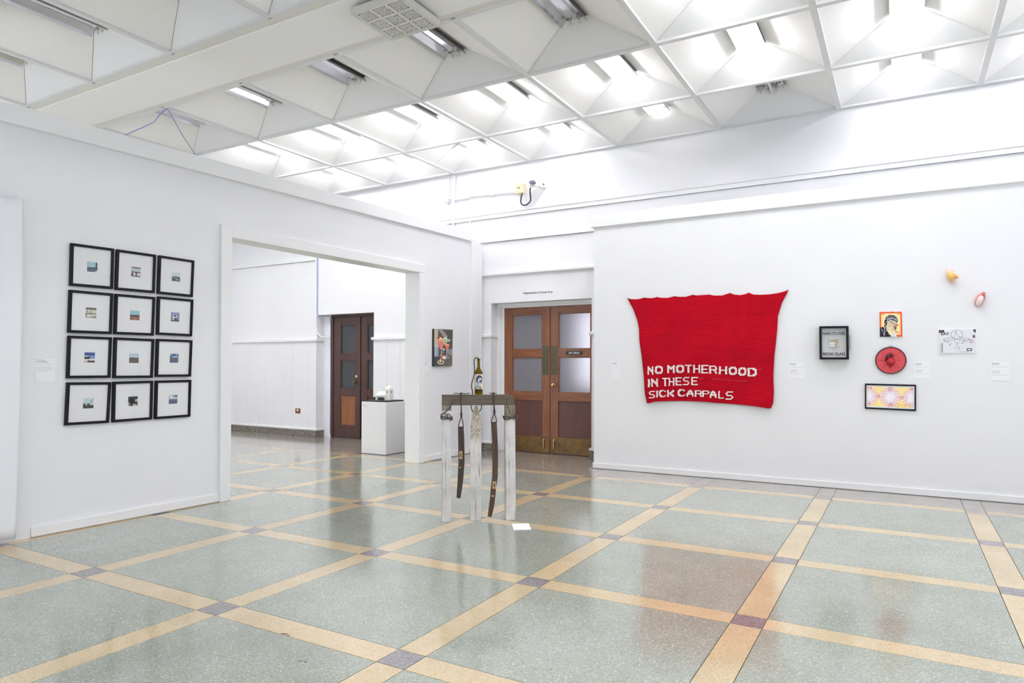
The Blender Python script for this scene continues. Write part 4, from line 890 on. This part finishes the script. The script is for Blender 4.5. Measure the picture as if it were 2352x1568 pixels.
cz = RH+.006; mb = MB(); mb.box((c0[0]-.012, c0[1]-.016, c0[2]+cz-.002), (c0[0]-.004, c0[1]-.004, c0[2]+cz+.008)); mb.box((c0[0]+.002, c0[1]-.016, c0[2]+cz-.002), (c0[0]+.010, c0[1]-.004, c0[2]+cz+.008)); mb.tube([(c0[0]-.018, c0[1]-.010, c0[2]+cz+.004), (c0[0]+.016, c0[1]-.010, c0[2]+cz+.004)], .002, 6); mb.build('clamp_screw', 'pin', t)
# long kaleidoscopic print
F = [on_right(ci(*p), .014) for p in ((100, 1088), (808, 1105), (808, 1470), (100, 1437))]
t = thing('framed_print', 'long black framed print of white starburst flowers on yellow and pink', 'picture frame', sum(F)/4-NR*.014)
frame_ring(MB(), F, inset(F, .028, .062), NR, -.0135, 0).build('frame', 'black', t, bevel=.001)
MB().slab(inset(F, .015), NR, -.0125, -.006).build('mat_board', 'paper', t)
r = Raster(170, 84, (246, 240, 244)); ax = (r.x)*2.1
for cx, cy in ((.24,.05),(.24,.95),(.76,.05),(.76,.95)):
    d = np.hypot((r.x-cx)*2.1, r.y-cy); k = .85*np.clip(1-d/.48, 0, 1)[..., None]; r.a = r.a*(1-k)+np.array((250, 222, 110))*k
an = None
for cx, cy in ((.02,.5),(.5,.5),(.985,.5)):
    dx, dy = (r.x-cx)*2.1, r.y-cy; d = np.hypot(dx, dy); th = np.arctan2(dy, dx); pet = .30+.11*np.abs(np.cos(th*8)); r.m(d < pet, (248, 240, 246)); edge = (np.abs(d-pet) < .022) & (d > .28); r.m(edge, (222, 112, 130), .55)
    r.m((np.abs(np.sin(th*8)) < .22) & (d > .19) & (d < .34) & (np.cos(th*16) > .6), (176, 66, 110), .9)
    r.m((np.abs(d-.47) < .05) & (np.sin(th*24) > .3), (232, 150, 90), .5)
for cx, cy in ((.26,.5),(.74,.5),(.5,.06),(.5,.95),(.02,.06),(.98,.06),(.02,.93)):
    for _ in range(16):
        x, y = cx+rng.uniform(-.06, .06), cy+rng.uniform(-.1, .1); r.line([(x, y), (x+rng.uniform(-.02,.02), y+rng.uniform(-.06,.06))], .012, (204, 70, 110), .7)
for _ in range(60): x, y = rng.uniform(.55, .98), rng.uniform(.75, 1); r.line([(x, y), (x+rng.uniform(-.03,.03), y+rng.uniform(-.05,.05))], .008, (232, 140, 60), .6)
r.noise(8).build('print', [bilin(F, *p) for p in ((.05, .12), (.95, .12), (.95, .90), (.05, .88))], NR, -.0055, t)
for X, Y in ((292, 1092), (600, 1100), (287, 1446), (598, 1460)):
    a = on_right(ci(X-7, Y-5), .006); b = on_right(ci(X+7, Y+5), .018); MB().box((a[0], b[1], b[2]), (b[0], a[1], a[2])).build('clip', 'pin', t)
# drawing with EAV lettering
ce = C6(2140, 600, 6.82); F = [on_right(ce(*p), .010) for p in ((112, 1070), (690, 1062), (690, 1435), (120, 1437))]
t = thing('drawing', 'white drawing with EAV lettering and a winged haloed figure in ink', 'drawing', sum(F)/4-NR*.010)
MB().slab(F, NR, -.010, -.0004).build('panel', 'paper', t)
r = Raster(170, 110, (226, 226, 232)); r.rect(.0,.02,.15,.13,(40,36,50)).rect(.04,.05,.1,.1,(120,110,124)).rect(.01,.14,.05,.2,(230,190,196)).poly([(.92,.02),(1,0),(1,.14),(.96,.13)],(60,60,70)).rect(.92,.25,.98,.36,(120,70,84)).rect(.76,.8,.9,.92,(60,54,66)).ell(.83,.86,.05,.03,(226,222,228)).rect(.85,.88,.9,.92,(170,60,80)).rect(.84,.55,.9,.64,(226,170,176)).rect(.86,.57,.89,.62,(228,226,230))
I_ = (60, 58, 72); L = lambda *p, t=.006, c=I_: r.line(list(p), t, c, .85)
r.ring(.49,.22,.16,.2,.035,I_,.8)
L((.43,.3),(.45,.15),(.465,.08),(.48,.16),(.51,.27)); L((.43,.3),(.42,.45),(.44,.55),(.5,.62),(.56,.55),(.58,.42),(.56,.3),(.51,.27)); L((.42,.34),(.3,.33),(.2,.38),(.12,.42),(.16,.48),(.24,.55),(.3,.5),(.36,.42),(.42,.45)); L((.12,.46),(.2,.52),(.26,.44),(.32,.4)); L((.56,.3),(.66,.34),(.76,.38),(.86,.44),(.94,.5)); L((.58,.42),(.66,.48),(.74,.46),(.8,.52),(.9,.56)); L((.62,.36),(.7,.44),(.66,.52),(.76,.52)); L((.8,.4),(.86,.5),(.92,.44)); L((.36,.58),(.28,.62),(.3,.7)); L((.28,.62),(.34,.66)); L((.47,.64),(.45,.76),(.48,.84)); L((.52,.64),(.53,.76),(.5,.8)); L((.54,.74),(.57,.84),(.54,.86)); L((.46,.4),(.5,.38),(.54,.42)); L((.6,.56),(.64,.6),(.66,.54)); L((.5,.5),(.52,.53),(.5,.55), c=(190,90,100))
for _ in range(26): x, y = rng.uniform(.6, .97), rng.uniform(.36, .6); L((x, y), (x+rng.uniform(-.04,.04), y+rng.uniform(-.05,.05)), t=.004)
for _ in range(10): x, y = rng.uniform(.12, .3), rng.uniform(.36, .55); L((x, y), (x+rng.uniform(-.04,.04), y+rng.uniform(-.05,.05)), t=.004, c=(150, 70, 90))
for _ in range(60): x, y = rng.uniform(0, 1), rng.uniform(0, 1); L((x, y), (x+rng.uniform(-.008,.008), y+rng.uniform(-.01,.02)), t=.003)
for y in np.linspace(.6, .96, 9): r.rect(.03, y, .055, y+.02, (90, 90, 100)); r.rect(.065+.006*math.sin(y*40), y, .1, y+.026, (50, 46, 54))
r.rect(.07,.58,.1,.64,(180,90,100)); r.rect(.57,.94,.8,.955,(140,140,150),.6); r.noise(8).build('drawn_face', F, NR, .0002, t)
text_obj('lettering', 'EAV', [on_right(ce(*p), .0104) for p in ((148, 1112), (272, 1110), (272, 1156), (148, 1158))], NR, 0, 'ink', t, .0003, .02)
# two ceramic snails
def vec(a, b): return np.array(b)-np.array(a)
def snail(nm, label, cat, parts, c):
    return thing(nm, label, cat, on_right(ce(*c), 0))
def flatell(X, Y, rx, ry, ang, off, dep):     # ellipse in crop pixels -> basis on wall
    c = on_right(ce(X, Y), off); a = math.radians(ang); ux = on_right(ce(X+math.cos(a)*rx, Y+math.sin(a)*rx), off)-c; uy = on_right(ce(X-math.sin(a)*ry, Y+math.cos(a)*ry), off)-c
    nx, ny = np.linalg.norm(ux), np.linalg.norm(uy); return (c, nx, ny, dep, ux/nx, uy/ny, NR)
t = snail('snail_sculpture', 'yellow shelled ceramic snail with pale pink body, upper of two on the wall', 'sculpture', None, (300, 230))
MB().ellipsoid(*flatell(300, 232, 132, 70, 68, .018, .018), 20, 10).build('body', 'snail_p', t)
MB().ellipsoid(*flatell(298, 235, 78, 52, 70, .042, .030), 20, 12).build('shell', 'snail_y', t)
h = MB()
for X, Y, r_, o_ in ((345, 238, 48, .046), (375, 240, 38, .046), (397, 246, 26, .044), (413, 252, 15, .042)): h.ellipsoid(*flatell(X, Y, r_*.62, r_, 8, o_, .004*r_/8), 14, 8)
h.build('spire', 'snail_o', t)
for a, b in (((275, 150), (240, 113)), ((297, 140), (297, 97)), ((338, 140), (358, 165))): MB().tube([on_right(ce(*a), .03), on_right(ce((a[0]+b[0])/2, (a[1]+b[1])/2), .036), on_right(ce(*b), .038)], .003, 6, True, [.0032, .0026, .002]).build('tentacle', 'snail_p', t)
t = snail('snail_sculpture', 'rosy ceramic slug with a pearly white shell, lower of two on the wall', 'sculpture', None, (765, 600))
MB().ellipsoid(*flatell(758, 600, 122, 66, 120, .016, .016), 20, 10).build('body', 'snail_r', t)
MB().ellipsoid(*flatell(752, 618, 94, 50, 120, .036, .030), 20, 12).build('shell', 'snail_w', t)
MB().ellipsoid(*flatell(808, 512, 34, 30, 120, .030, .018), 14, 8).build('head', 'snail_r', t)
for a, b in (((825, 505), (850, 486)), ((806, 500), (800, 472)), ((700, 600), (690, 590))): MB().tube([on_right(ce(*a), .036), on_right(ce((a[0]+b[0])/2, (a[1]+b[1])/2), .04), on_right(ce(*b), .04)], .003, 6, True, [.004, .003, .0024]).build('tentacle', 'snail_r', t)
two = ((.08,.12,.5,1),(.08,.2,.48,1),(.08,.3,.9,0),(.08,.52,.55,1),(.08,.6,.5,1),(.08,.72,.92,0))
card([(1405, 830.5), (1425, 831), (1425, 868), (1405, 867.5)], 'narrow white text card left of the red blanket', w=22, h=36, rows=((.1,.08,.6,1),(.1,.16,.5,1),(.1,.28,.9,0)))
card([(1811, 831), (1847, 830.8), (1848, 869), (1812, 869)], 'white text card between the red blanket and the shadow box', rows=two)
card([(2099, 831), (2136, 831), (2137, 869), (2100, 869)], 'white text card right of the embroidery hoop', rows=two)
card([(2274, 829), (2318, 829), (2319, 874), (2275, 874)], 'white text card at the far right below the snails', rows=two)

# ================================================================== LETTERING AND SIGN BY THE DOUBLE DOORS
q = [on_back(p, .002) for p in ((1202.1, 670.6), (1269.1, 667.7), (1269.1, 672.9), (1202.1, 675.9))]
o = text_obj('wall_lettering', 'Department of Visual Arts', q, NB, 0, 'grey_ink', None, .002, .012)
tag(o, 'grey lettering Department of Visual Arts above the double doors', 'lettering')
yd = lambda x: by(x)+O1-.0005
t = thing('door_sign', 'black ART OFFICE sign on the right leaf of the double doors', 'sign', (-1.747, yd(-1.75), 1.172))
F = [np.array(p) for p in ((-1.85, yd(-1.85), 1.213), (-1.645, yd(-1.645), 1.213), (-1.645, yd(-1.645), 1.172), (-1.85, yd(-1.85), 1.172))]
MB().slab(F, (0, -1, 0), .001, .007).build('plate', 'sign', t, bevel=.0008)
text_obj('lettering', 'ART OFFICE', [bilin(F, *p) for p in ((.17, .25), (.84, .25), (.84, .83), (.17, .83))], (0, -1, 0), .0072, 'white_ink', t, .0005, .02)

# ================================================================== HALL: pedestal, church model, socket
px0, px1, py0, py1, pz = -4.0, -3.627, 3.207, 3.585, .612
t = thing('pedestal', 'white display pedestal standing in the hall beyond the opening', 'pedestal', ((px0+px1)/2, (py0+py1)/2, 0))
MB().box((px0, py0, .004), (px1, py1, pz)).build('block', 'pedestal', t, bevel=.004)
r = Raster(30, 16, (234, 234, 236)); r.rect(.05,.2,.9,.28,(190,190,200)).rect(.05,.45,.95,.52,(196,196,204)).rect(.05,.75,.9,.82,(190,190,200)).rect(.05,.1,.4,.16,(200,180,186))
r.build('printed_label', [(px0+.02, py0, pz-.03), (px0+.11, py0, pz-.03), (px0+.11, py0, pz-.085), (px0+.02, py0, pz-.085)], (0, -1, 0), .0008, t)
zb = pz+.016; c8 = C6(820, 860, 7.84); A_, B2, C2 = [on(c8(*p), (0, 0, zb), (0, 0, 1)) for p in ((140, 432), (482, 462), (825, 436))]
ctr = (A_+C2)/2; hs = .165
t = thing('church_model', 'white church model with tower and dark colonnade on a black board', 'architectural model', (ctr[0], ctr[1], pz))
cxm, cym = (px0+px1)/2, (py0+py1)/2
MB().box((cxm-hs, cym-hs, pz), (cxm+hs, cym+hs, zb)).build('base_board', 'black_rough', t, bevel=.002)
T = np.array((cxm+.06, cym+.02, zb)); tw = .034; th = .134
mb = MB().box((T[0]-tw, T[1]-tw, zb), (T[0]+tw, T[1]+tw, zb+th)); mb.build('tower', 'model_white', t)
e = tw*1.12; mb = MB(); mb.add([(T[0]-e, T[1]-e, zb+th), (T[0]+e, T[1]-e, zb+th), (T[0]+e, T[1]+e, zb+th), (T[0]-e, T[1]+e, zb+th), (T[0], T[1], zb+th+.052)], [(3, 2, 1, 0), (0, 1, 4), (1, 2, 4), (2, 3, 4), (3, 0, 4)]); mb.build('tower_roof', 'model_white', t)
for s_ in (1, -1): MB().box((T[0]-.006, T[1]-tw-.0015, zb+.088), (T[0]+.006, T[1]-tw+.001, zb+.108)).build('window', 'model_col', t) if s_ > 0 else MB().box((T[0]+tw-.001, T[1]-.006, zb+.088), (T[0]+tw+.0015, T[1]+.006, zb+.108)).build('window', 'model_col', t)
nx0, nx1, ny0, ny1 = T[0]-.175, T[0]-tw, T[1]-.034, T[1]+.04; nh = .055
MB().box((nx0, ny0, zb), (nx1, ny1, zb+nh)).build('nave', 'model_white', t)
ym = (ny0+ny1)/2; MB().add([(nx0-.004, ny0-.008, zb+nh), (nx1, ny0-.008, zb+nh), (nx1, ny1+.008, zb+nh), (nx0-.004, ny1+.008, zb+nh), (nx0+.012, ym, zb+nh+.045), (nx1, ym, zb+nh+.045)], [(0, 1, 5, 4), (2, 3, 4, 5), (3, 0, 4), (1, 2, 5), (3, 2, 1, 0)]).build('nave_roof', 'model_white', t)
for k in range(11):
    x = nx0-.02+k*.0165; MB().box((x-.0045, ny0-.034-.004*(k % 2), zb), (x+.0045, ny0-.026, zb+.030+.004*(k % 3))).build('column', 'model_col' if k not in (3, 4) else 'model_white', t)
a = on_back((679, 937.2), .011); b = on_back((690, 949), .011); y = (a[1]+b[1])/2
t = thing('wall_socket', 'brown wall socket low on the white hall wainscot', 'socket', ((a[0]+b[0])/2, y, b[2]))
MB().slab([(a[0], y, a[2]), (b[0], y, a[2]), (b[0], y, b[2]), (a[0], y, b[2])], NB, -.004, .006).build('plate', 'outlet', t, bevel=.002)
MB().slab([((a[0]+b[0])/2-.016, y, a[2]-.012), ((a[0]+b[0])/2+.022, y, a[2]-.012), ((a[0]+b[0])/2+.012, y, b[2]+.03), ((a[0]+b[0])/2-.01, y, b[2]+.03)], NB, .006, .012).build('plug_face', 'device', t)

# ================================================================== PICKET SCULPTURE IN THE MIDDLE
SL = np.array((-1.105, .843, 0)); SE = np.array((.7932, .6090, 0)); SN = np.array((.6090, -.7932, 0))
def sp_(a, o_, z): return SL+SE*a+SN*o_+np.array((0, 0, z))
def on_s(px, o_=0): return on(px, SL+SN*o_, SN)
def sa(px, o_=0): p = on_s(px, o_); return float((p-SL) @ SE), float(p[2])
t = thing('picket_sculpture', 'weathered wooden frame of a grey beam on three chipped white fence pickets', 'sculpture', sp_(.22, 0, 0))
zt = sa((1098, 906.3), .03)[1]; zbm = sa((1098, 930.2), .03)[1]
poly = [(1015.5, 907), (1160, 906), (1171, 905.6), (1177, 907.5), (1180, 912), (1181, 920), (1181.6, 930.5), (1015.5, 930.5)]
P_ = [on_s(p, .031) for p in poly]
for p in P_[:3]: p[2] = zt
for p in P_[-2:]: p[2] = zbm
beam = MB().prism(P_, SN, -.062, 0).build('beam', 'beam', t, bevel=.002)
for X, Y in ((1043.3, 917.5), (1101.2, 917.5), (1163, 917.4)): MB().lathe([(.0035, -.004), (.0035, .0006), (0, .0007)], on_s((X, Y), .031), 8, SN).build('nail_hole', 'dark', beam)
a0, a1 = sa((1015.4, 1000), .03)[0], sa((1036.5, 1000), .03)[0]
def post(a0, a1, mat, lab, skew=0.):
    mb = MB(); zs = np.linspace(0, zbm, 12); d = .032
    for k in range(len(zs)-1):
        pass
    b = [sp_(a0+skew, d, 0), sp_(a1+skew, d, 0), sp_(a1+skew, -d, 0), sp_(a0+skew, -d, 0)]; tp = [sp_(a0, d, zbm), sp_(a1, d, zbm), sp_(a1, -d, zbm), sp_(a0, -d, zbm)]
    return mb.hexa(b, tp).build('post', mat, t, sp_((a0+a1)/2, 0, 0), bevel=.003, label=lab)
pl_ = post(a0, a1, 'post_l', 'left post with cracked white paint')
b0, b1 = sa((1162, 1000), .03)[0], sa((1184, 1000), .03)[0]
pr_ = post(b0-.004, b1-.003, 'post_r', 'right post with bare grey top', .006)
mb = MB().lathe([(.004, -.003), (.004, .0005), (0, .0006)], on_s((1166, 935.5), .0322), 8, SN); mb.build('nail_hole', 'dark', pr_)
pk = [sa(p, .0) for p in ((1091.6, 932), (1097.2, 932), (1099.5, 941), (1103.4, 956), (1105.2, 965.5), (1105.3, 1193), (1079.2, 1193), (1080.8, 976), (1086.5, 949))]
P_ = [sp_(a, .012, z) for a, z in pk]; P_[5][2] = 0; P_[6][2] = 0
pc_ = MB().prism(P_, SN, -.024, 0).build('picket', 'picket', t, sp_(.21, 0, 0), bevel=.002, label='pointed middle picket, soiled near its tip')
MB().lathe([(.003, -.002), (.003, .0006), (0, .0007)], on_s((1094, 945), .012), 8, SN).build('nail_hole', 'dark', pc_)
def curve(pts, n=8):
    P = [np.array(p, float) for p in pts]; out = []
    for i in range(len(P)-1):
        p0, p1, p2, p3 = P[max(i-1, 0)], P[i], P[i+1], P[min(i+2, len(P)-1)]
        for k in range(n):
            u = k/n; out.append(.5*((2*p1)+(p2-p0)*u+(2*p0-5*p1+4*p2-p3)*u*u+(3*p1-p0-3*p2+p3)*u**3))
    return out+[P[-1]]
def rope(parent, name, mat, pts, r, smooth=True, n=6): return MB().tube(curve(pts, 6) if smooth else pts, r, n).build(name, mat, parent)
# wire ties round the two outer posts
def tie(a0, a1, z, r, turns=2, sag=.01, tilt=0.):
    pts = []; m_ = .006; d = .038
    for k in range(turns*16+1):
        th = 2*math.pi*k/16+.4; ca, sa_ = math.cos(th), math.sin(th); f = 1/max(abs(ca), abs(sa_))
        pts.append(sp_((a0+a1)/2+((a1-a0)/2+m_)*ca*f, d*sa_*f*1.06, z+sag*math.sin(th*1.5+1)+.004*(k/16)+tilt*ca))
    return pts
mb = MB().tube(curve(tie(a0, a1, sa((1025, 961), .03)[1], .0, 2, .007, -.006), 3), .0042, 6)
mb.tube(curve([on_s(p, .037) for p in ((1043, 918), (1037, 930), (1029, 940), (1020, 948), (1014, 951), (1013, 956), (1017, 962))], 5), .0036, 6)
mb.tube(curve([on_s(p, .044) for p in ((1021, 949), (1026, 955), (1030, 958), (1036, 958), (1038.5, 962), (1034, 965), (1037, 958), (1031, 951), (1027, 952), (1029, 962))], 5), .003, 6)
mb.build('wire_tie', 'wire', t)
zr = sa((1170, 960), .03)[1]
mb = MB().tube(curve(tie(b0-.004, b1-.003, zr, 0, 2, .010), 3), .0045, 6)
mb.tube(curve([on_s(p, .034) for p in ((1163.5, 918), (1166, 930), (1169, 941), (1172, 951))], 5), .0025, 5)
mb.ellipsoid(on_s((1185.5, 956), .03), .011, .011, .013, lump=.2); mb.tube(curve([on_s(p, .05) for p in ((1182, 953), (1187, 951), (1188, 958), (1184, 962))], 5), .004, 6)
mb.build('wire_tie', 'wire', t)
rope(t, 'cord_loop', 'rope', [on_s((1081.5, 929), .0), on_s((1082.3, 936), .008), on_s((1085, 943), .014), on_s((1088.5, 947.3), .002)], .0032)
rope(t, 'cord_loop', 'rope', [on_s((1106, 929), .0), on_s((1105.6, 937), .008), on_s((1103, 942.5), .014), on_s((1100.2, 945), .002)], .0032)
# hanging staves, each on its own knotted twine
def stave(label, Lp, Rp, mat, top, kn, fork, bow, tags):
    pts_ = [on_s(p, .018) for p in Lp]+[on_s(p, .018) for p in Rp[::-1]]
    r = thing('hanging_stave', label, 'wooden stave', on_s(fork[0], .018), 'staves hanging from the beam')
    MB().prism(pts_, SN, -.014, 0).build('stave', mat, r, bevel=.0015)
    q = MB(); q.tube(curve([on_s(p, .036) for p in (top, (top[0]+.3, 917), (kn[0]-.3, 931))]+[on_s((kn[0]-.2, kn[1]-9), .026), on_s(kn, .02)], 5), .0042, 6)
    q.tube([on_s((top[0]+.9, 931), .03), on_s((kn[0]+.6, kn[1]-8), .026), on_s(kn, .02)], .0036, 6)
    q.ellipsoid(on_s((kn[0], kn[1]-1.5), .022), .0085, .0085, .012, lump=.12); q.ellipsoid(on_s((kn[0]+.2, kn[1]+3), .022), .0075, .0075, .009, lump=.12)
    q.tube(curve([on_s((kn[0]-.5, kn[1]+4), .022), on_s(((kn[0]+fork[0][0])/2-.6, (kn[1]+fork[0][1])/2+2), .022), on_s(fork[0], .022), on_s((fork[0][0], fork[0][1]+3), .016)], 4), .0032, 6)
    q.tube(curve([on_s((kn[0]+.5, kn[1]+4), .022), on_s(((kn[0]+fork[1][0])/2+.6, (kn[1]+fork[1][1])/2+2), .022), on_s(fork[1], .022), on_s((fork[1][0], fork[1][1]+3), .016)], 4), .0032, 6)
    q.tube([on_s((fork[0][0], fork[0][1]+3), .02), on_s((fork[1][0], fork[1][1]+2.6), .02)], .0026, 5)
    q.tube(curve([sp_(*(sa(p, .02)[0], .02, zt+.004+h)) for p, h in bow], 5), .0032, 6)
    for b_, hh in ((bow[len(bow)//2], .008),): q.ellipsoid(sp_(sa(b_[0], .02)[0], .02, zt+hh), .010, .010, .007, lump=.15)
    q.tube([sp_(sa(top, .02)[0], .015, zt+.004), sp_(sa(top, .02)[0], .035, zt+.002), on_s((top[0], 909), .036)], .0042, 6)
    q.build('twine', 'rope', r)
    for (x0, y0, x1, y1) in tags:
        MB().slab([on_s(p, .0182) for p in ((x0, y0), (x1, y0), (x1, y1), (x0, y1))], SN, -.001, .0008).build('bare_patch', 'stave_tag', r)
        if y1-y0 > 10: MB().slab([on_s(p, .019) for p in (((x0+x1)/2-1.2, y0+4.5), ((x0+x1)/2+1.6, y0+4), ((x0+x1)/2+1.4, y1-3.5), ((x0+x1)/2-1.2, y1-4))], SN, -.001, .0008).build('knot_mark', 'stave_brown', r)
    return r
stave('short dark barrel stave hanging left of the middle picket', [(1052.1,980.2),(1052.3,1000),(1052.9,1035),(1053.3,1062),(1051,1106),(1048.8,1142.5),(1053,1144.5)], [(1064.8,979.3),(1066.2,1000),(1067,1035),(1067,1062),(1063.7,1106),(1058,1143.6)], 'stave_dark', (1058.3, 903), (1059.5, 952), ((1053.3, 977.5), (1064.2, 977)), [((1041.5, 903), .004), ((1048, 904), .006), ((1054, 903), .004), ((1059, 902), .006), ((1065, 904), .004), ((1072, 905), .003), ((1079, 902), .008)], [(1055, 1036, 1061.7, 1053.4), (1055.4, 1072, 1059, 1074.5)])
stave('long brown barrel stave hanging right of the middle picket, almost touching the floor', [(1128.2,970),(1130,1000),(1131,1025),(1131.3,1060),(1130.8,1094),(1127.6,1122),(1126.3,1140),(1124,1158),(1120.5,1185.7)], [(1141,968),(1142.5,1000),(1143.5,1025),(1144,1060),(1143.5,1094),(1139.5,1122),(1137.7,1140),(1135.8,1158),(1129.1,1187)], 'stave_brown', (1134, 902), (1135.3, 946), ((1128.6, 967.5), (1140.6, 966)), [((1124, 902), .010), ((1128, 903), .004), ((1133, 902), .006), ((1137, 904), .004), ((1141, 903), .003)], [(1131.4, 1105.3, 1139.3, 1122), (1128.5, 1137, 1134.5, 1140.5)])
# wine bottle
ab = sa((1099.3, 905), .0)[0]; Bc = sp_(ab, -.002, zt); t = thing('wine_bottle', 'olive green wine bottle with pale printed label standing on the grey beam', 'bottle', Bc)
prof = [(.0, .004), (.018, .002), (.0245, .0), (.0275, .005), (.0278, .144), (.0262, .154), (.0215, .164), (.0145, .175), (.0108, .188), (.0098, .232), (.0118, .233), (.0118, .243), (.0088, .2445), (.0085, .235), (.0082, .19), (.013, .172), (.0200, .161), (.0248, .152), (.0262, .143), (.0260, .008), (.0, .010)]
MB().lathe(prof, Bc, 28).build('glass', 'bottle', t)
cd = CAM-Bc; ph0 = math.atan2(cd[1], cd[0])
r = Raster(60, 64, (214, 202, 184)); r.ell(.62,.38,.27,.3,(48,46,54)).ell(.66,.46,.2,.24,(150,164,190)).line([(.5,.55),(.6,.35),(.75,.3)],.02,(226,228,236)).line([(.55,.6),(.65,.45),(.72,.5),(.8,.4)],.018,(56,66,110)).ell(.74,.5,.08,.1,(60,44,50)).poly([(.68,.5),(.8,.52),(.76,.6)],(176,70,60)).line([(.48,.62),(.58,.66),(.68,.58)],.02,(206,212,222)).poly([(.4,.7),(.6,.66),(.64,.96),(.36,.96)],(176,184,190)).line([(.46,.7),(.44,.95)],.014,(96,106,112)).line([(.54,.7),(.56,.95)],.014,(112,120,126)).ell(.3,.9,.1,.08,(150,160,150)).ell(.68,.9,.1,.08,(120,110,90)).line([(.3,.2),(.34,.9)],.01,(190,170,140)); r.noise(12)
def mp(u, v): a = ph0-1.75+3.2*u; return Bc+np.array((math.cos(a)*.0282, math.sin(a)*.0282, .139-.101*v))
r.build('label', None, None, 0, t, mapper=mp)
mb = MB()
for k in range(7): a = random.uniform(0, 6.28); b_ = a+random.uniform(2, 4); mb.tube([Bc+np.array((math.cos(a)*.018, math.sin(a)*.018, .014)), Bc+np.array((math.cos(b_)*.014, math.sin(b_)*.014, random.uniform(.08, .15)))], .0022, 5)
mb.build('twigs', 'stave_dark', t)
rope(t, 'cord', 'rope', [sp_(ab, -.002, zt+.22)]+[on_s(p, .0) for p in ((1098.5, 823), (1094.5, 821.5), (1090.5, 823.5), (1088.8, 830), (1089.8, 845), (1089.3, 858), (1086.5, 870), (1083.6, 880), (1083, 889), (1085, 897), (1085.2, 905.6))], .0034)
# card on the floor
P_ = [on_floor(p) for p in ((1175.3, 1203.8), (1214, 1202.8), (1220.5, 1216.3), (1179.5, 1217.2))]
tag(MB().slab(P_, (0, 0, 1), .0005, .004).build('floor_card', 'bright_paper'), 'white paper card lying on the floor by the right post', 'card')

# ---- small scuffs on the floor (parts of the floor)
for (X, Y, a_, b_) in ((653, 1455, .016, .006), (662, 1459, .010, .005), (690, 1518, .009, .004), (702, 1520, .007, .004), (2066, 1364, .006, .004), (837, 1377, .006, .003)):
    p = on_floor((X, Y)); k = 9; th = random.uniform(0, 3)
    MB().prism([p+np.array((math.cos(2*math.pi*i/k)*a_*math.cos(th)-math.sin(2*math.pi*i/k)*b_*math.sin(th), math.cos(2*math.pi*i/k)*a_*math.sin(th)+math.sin(2*math.pi*i/k)*b_*math.cos(th), 0))*random.uniform(.9, 1) for i in range(k)], (0, 0, 1), .0002, .0006).build('scuff_mark', 'scuff', fl)
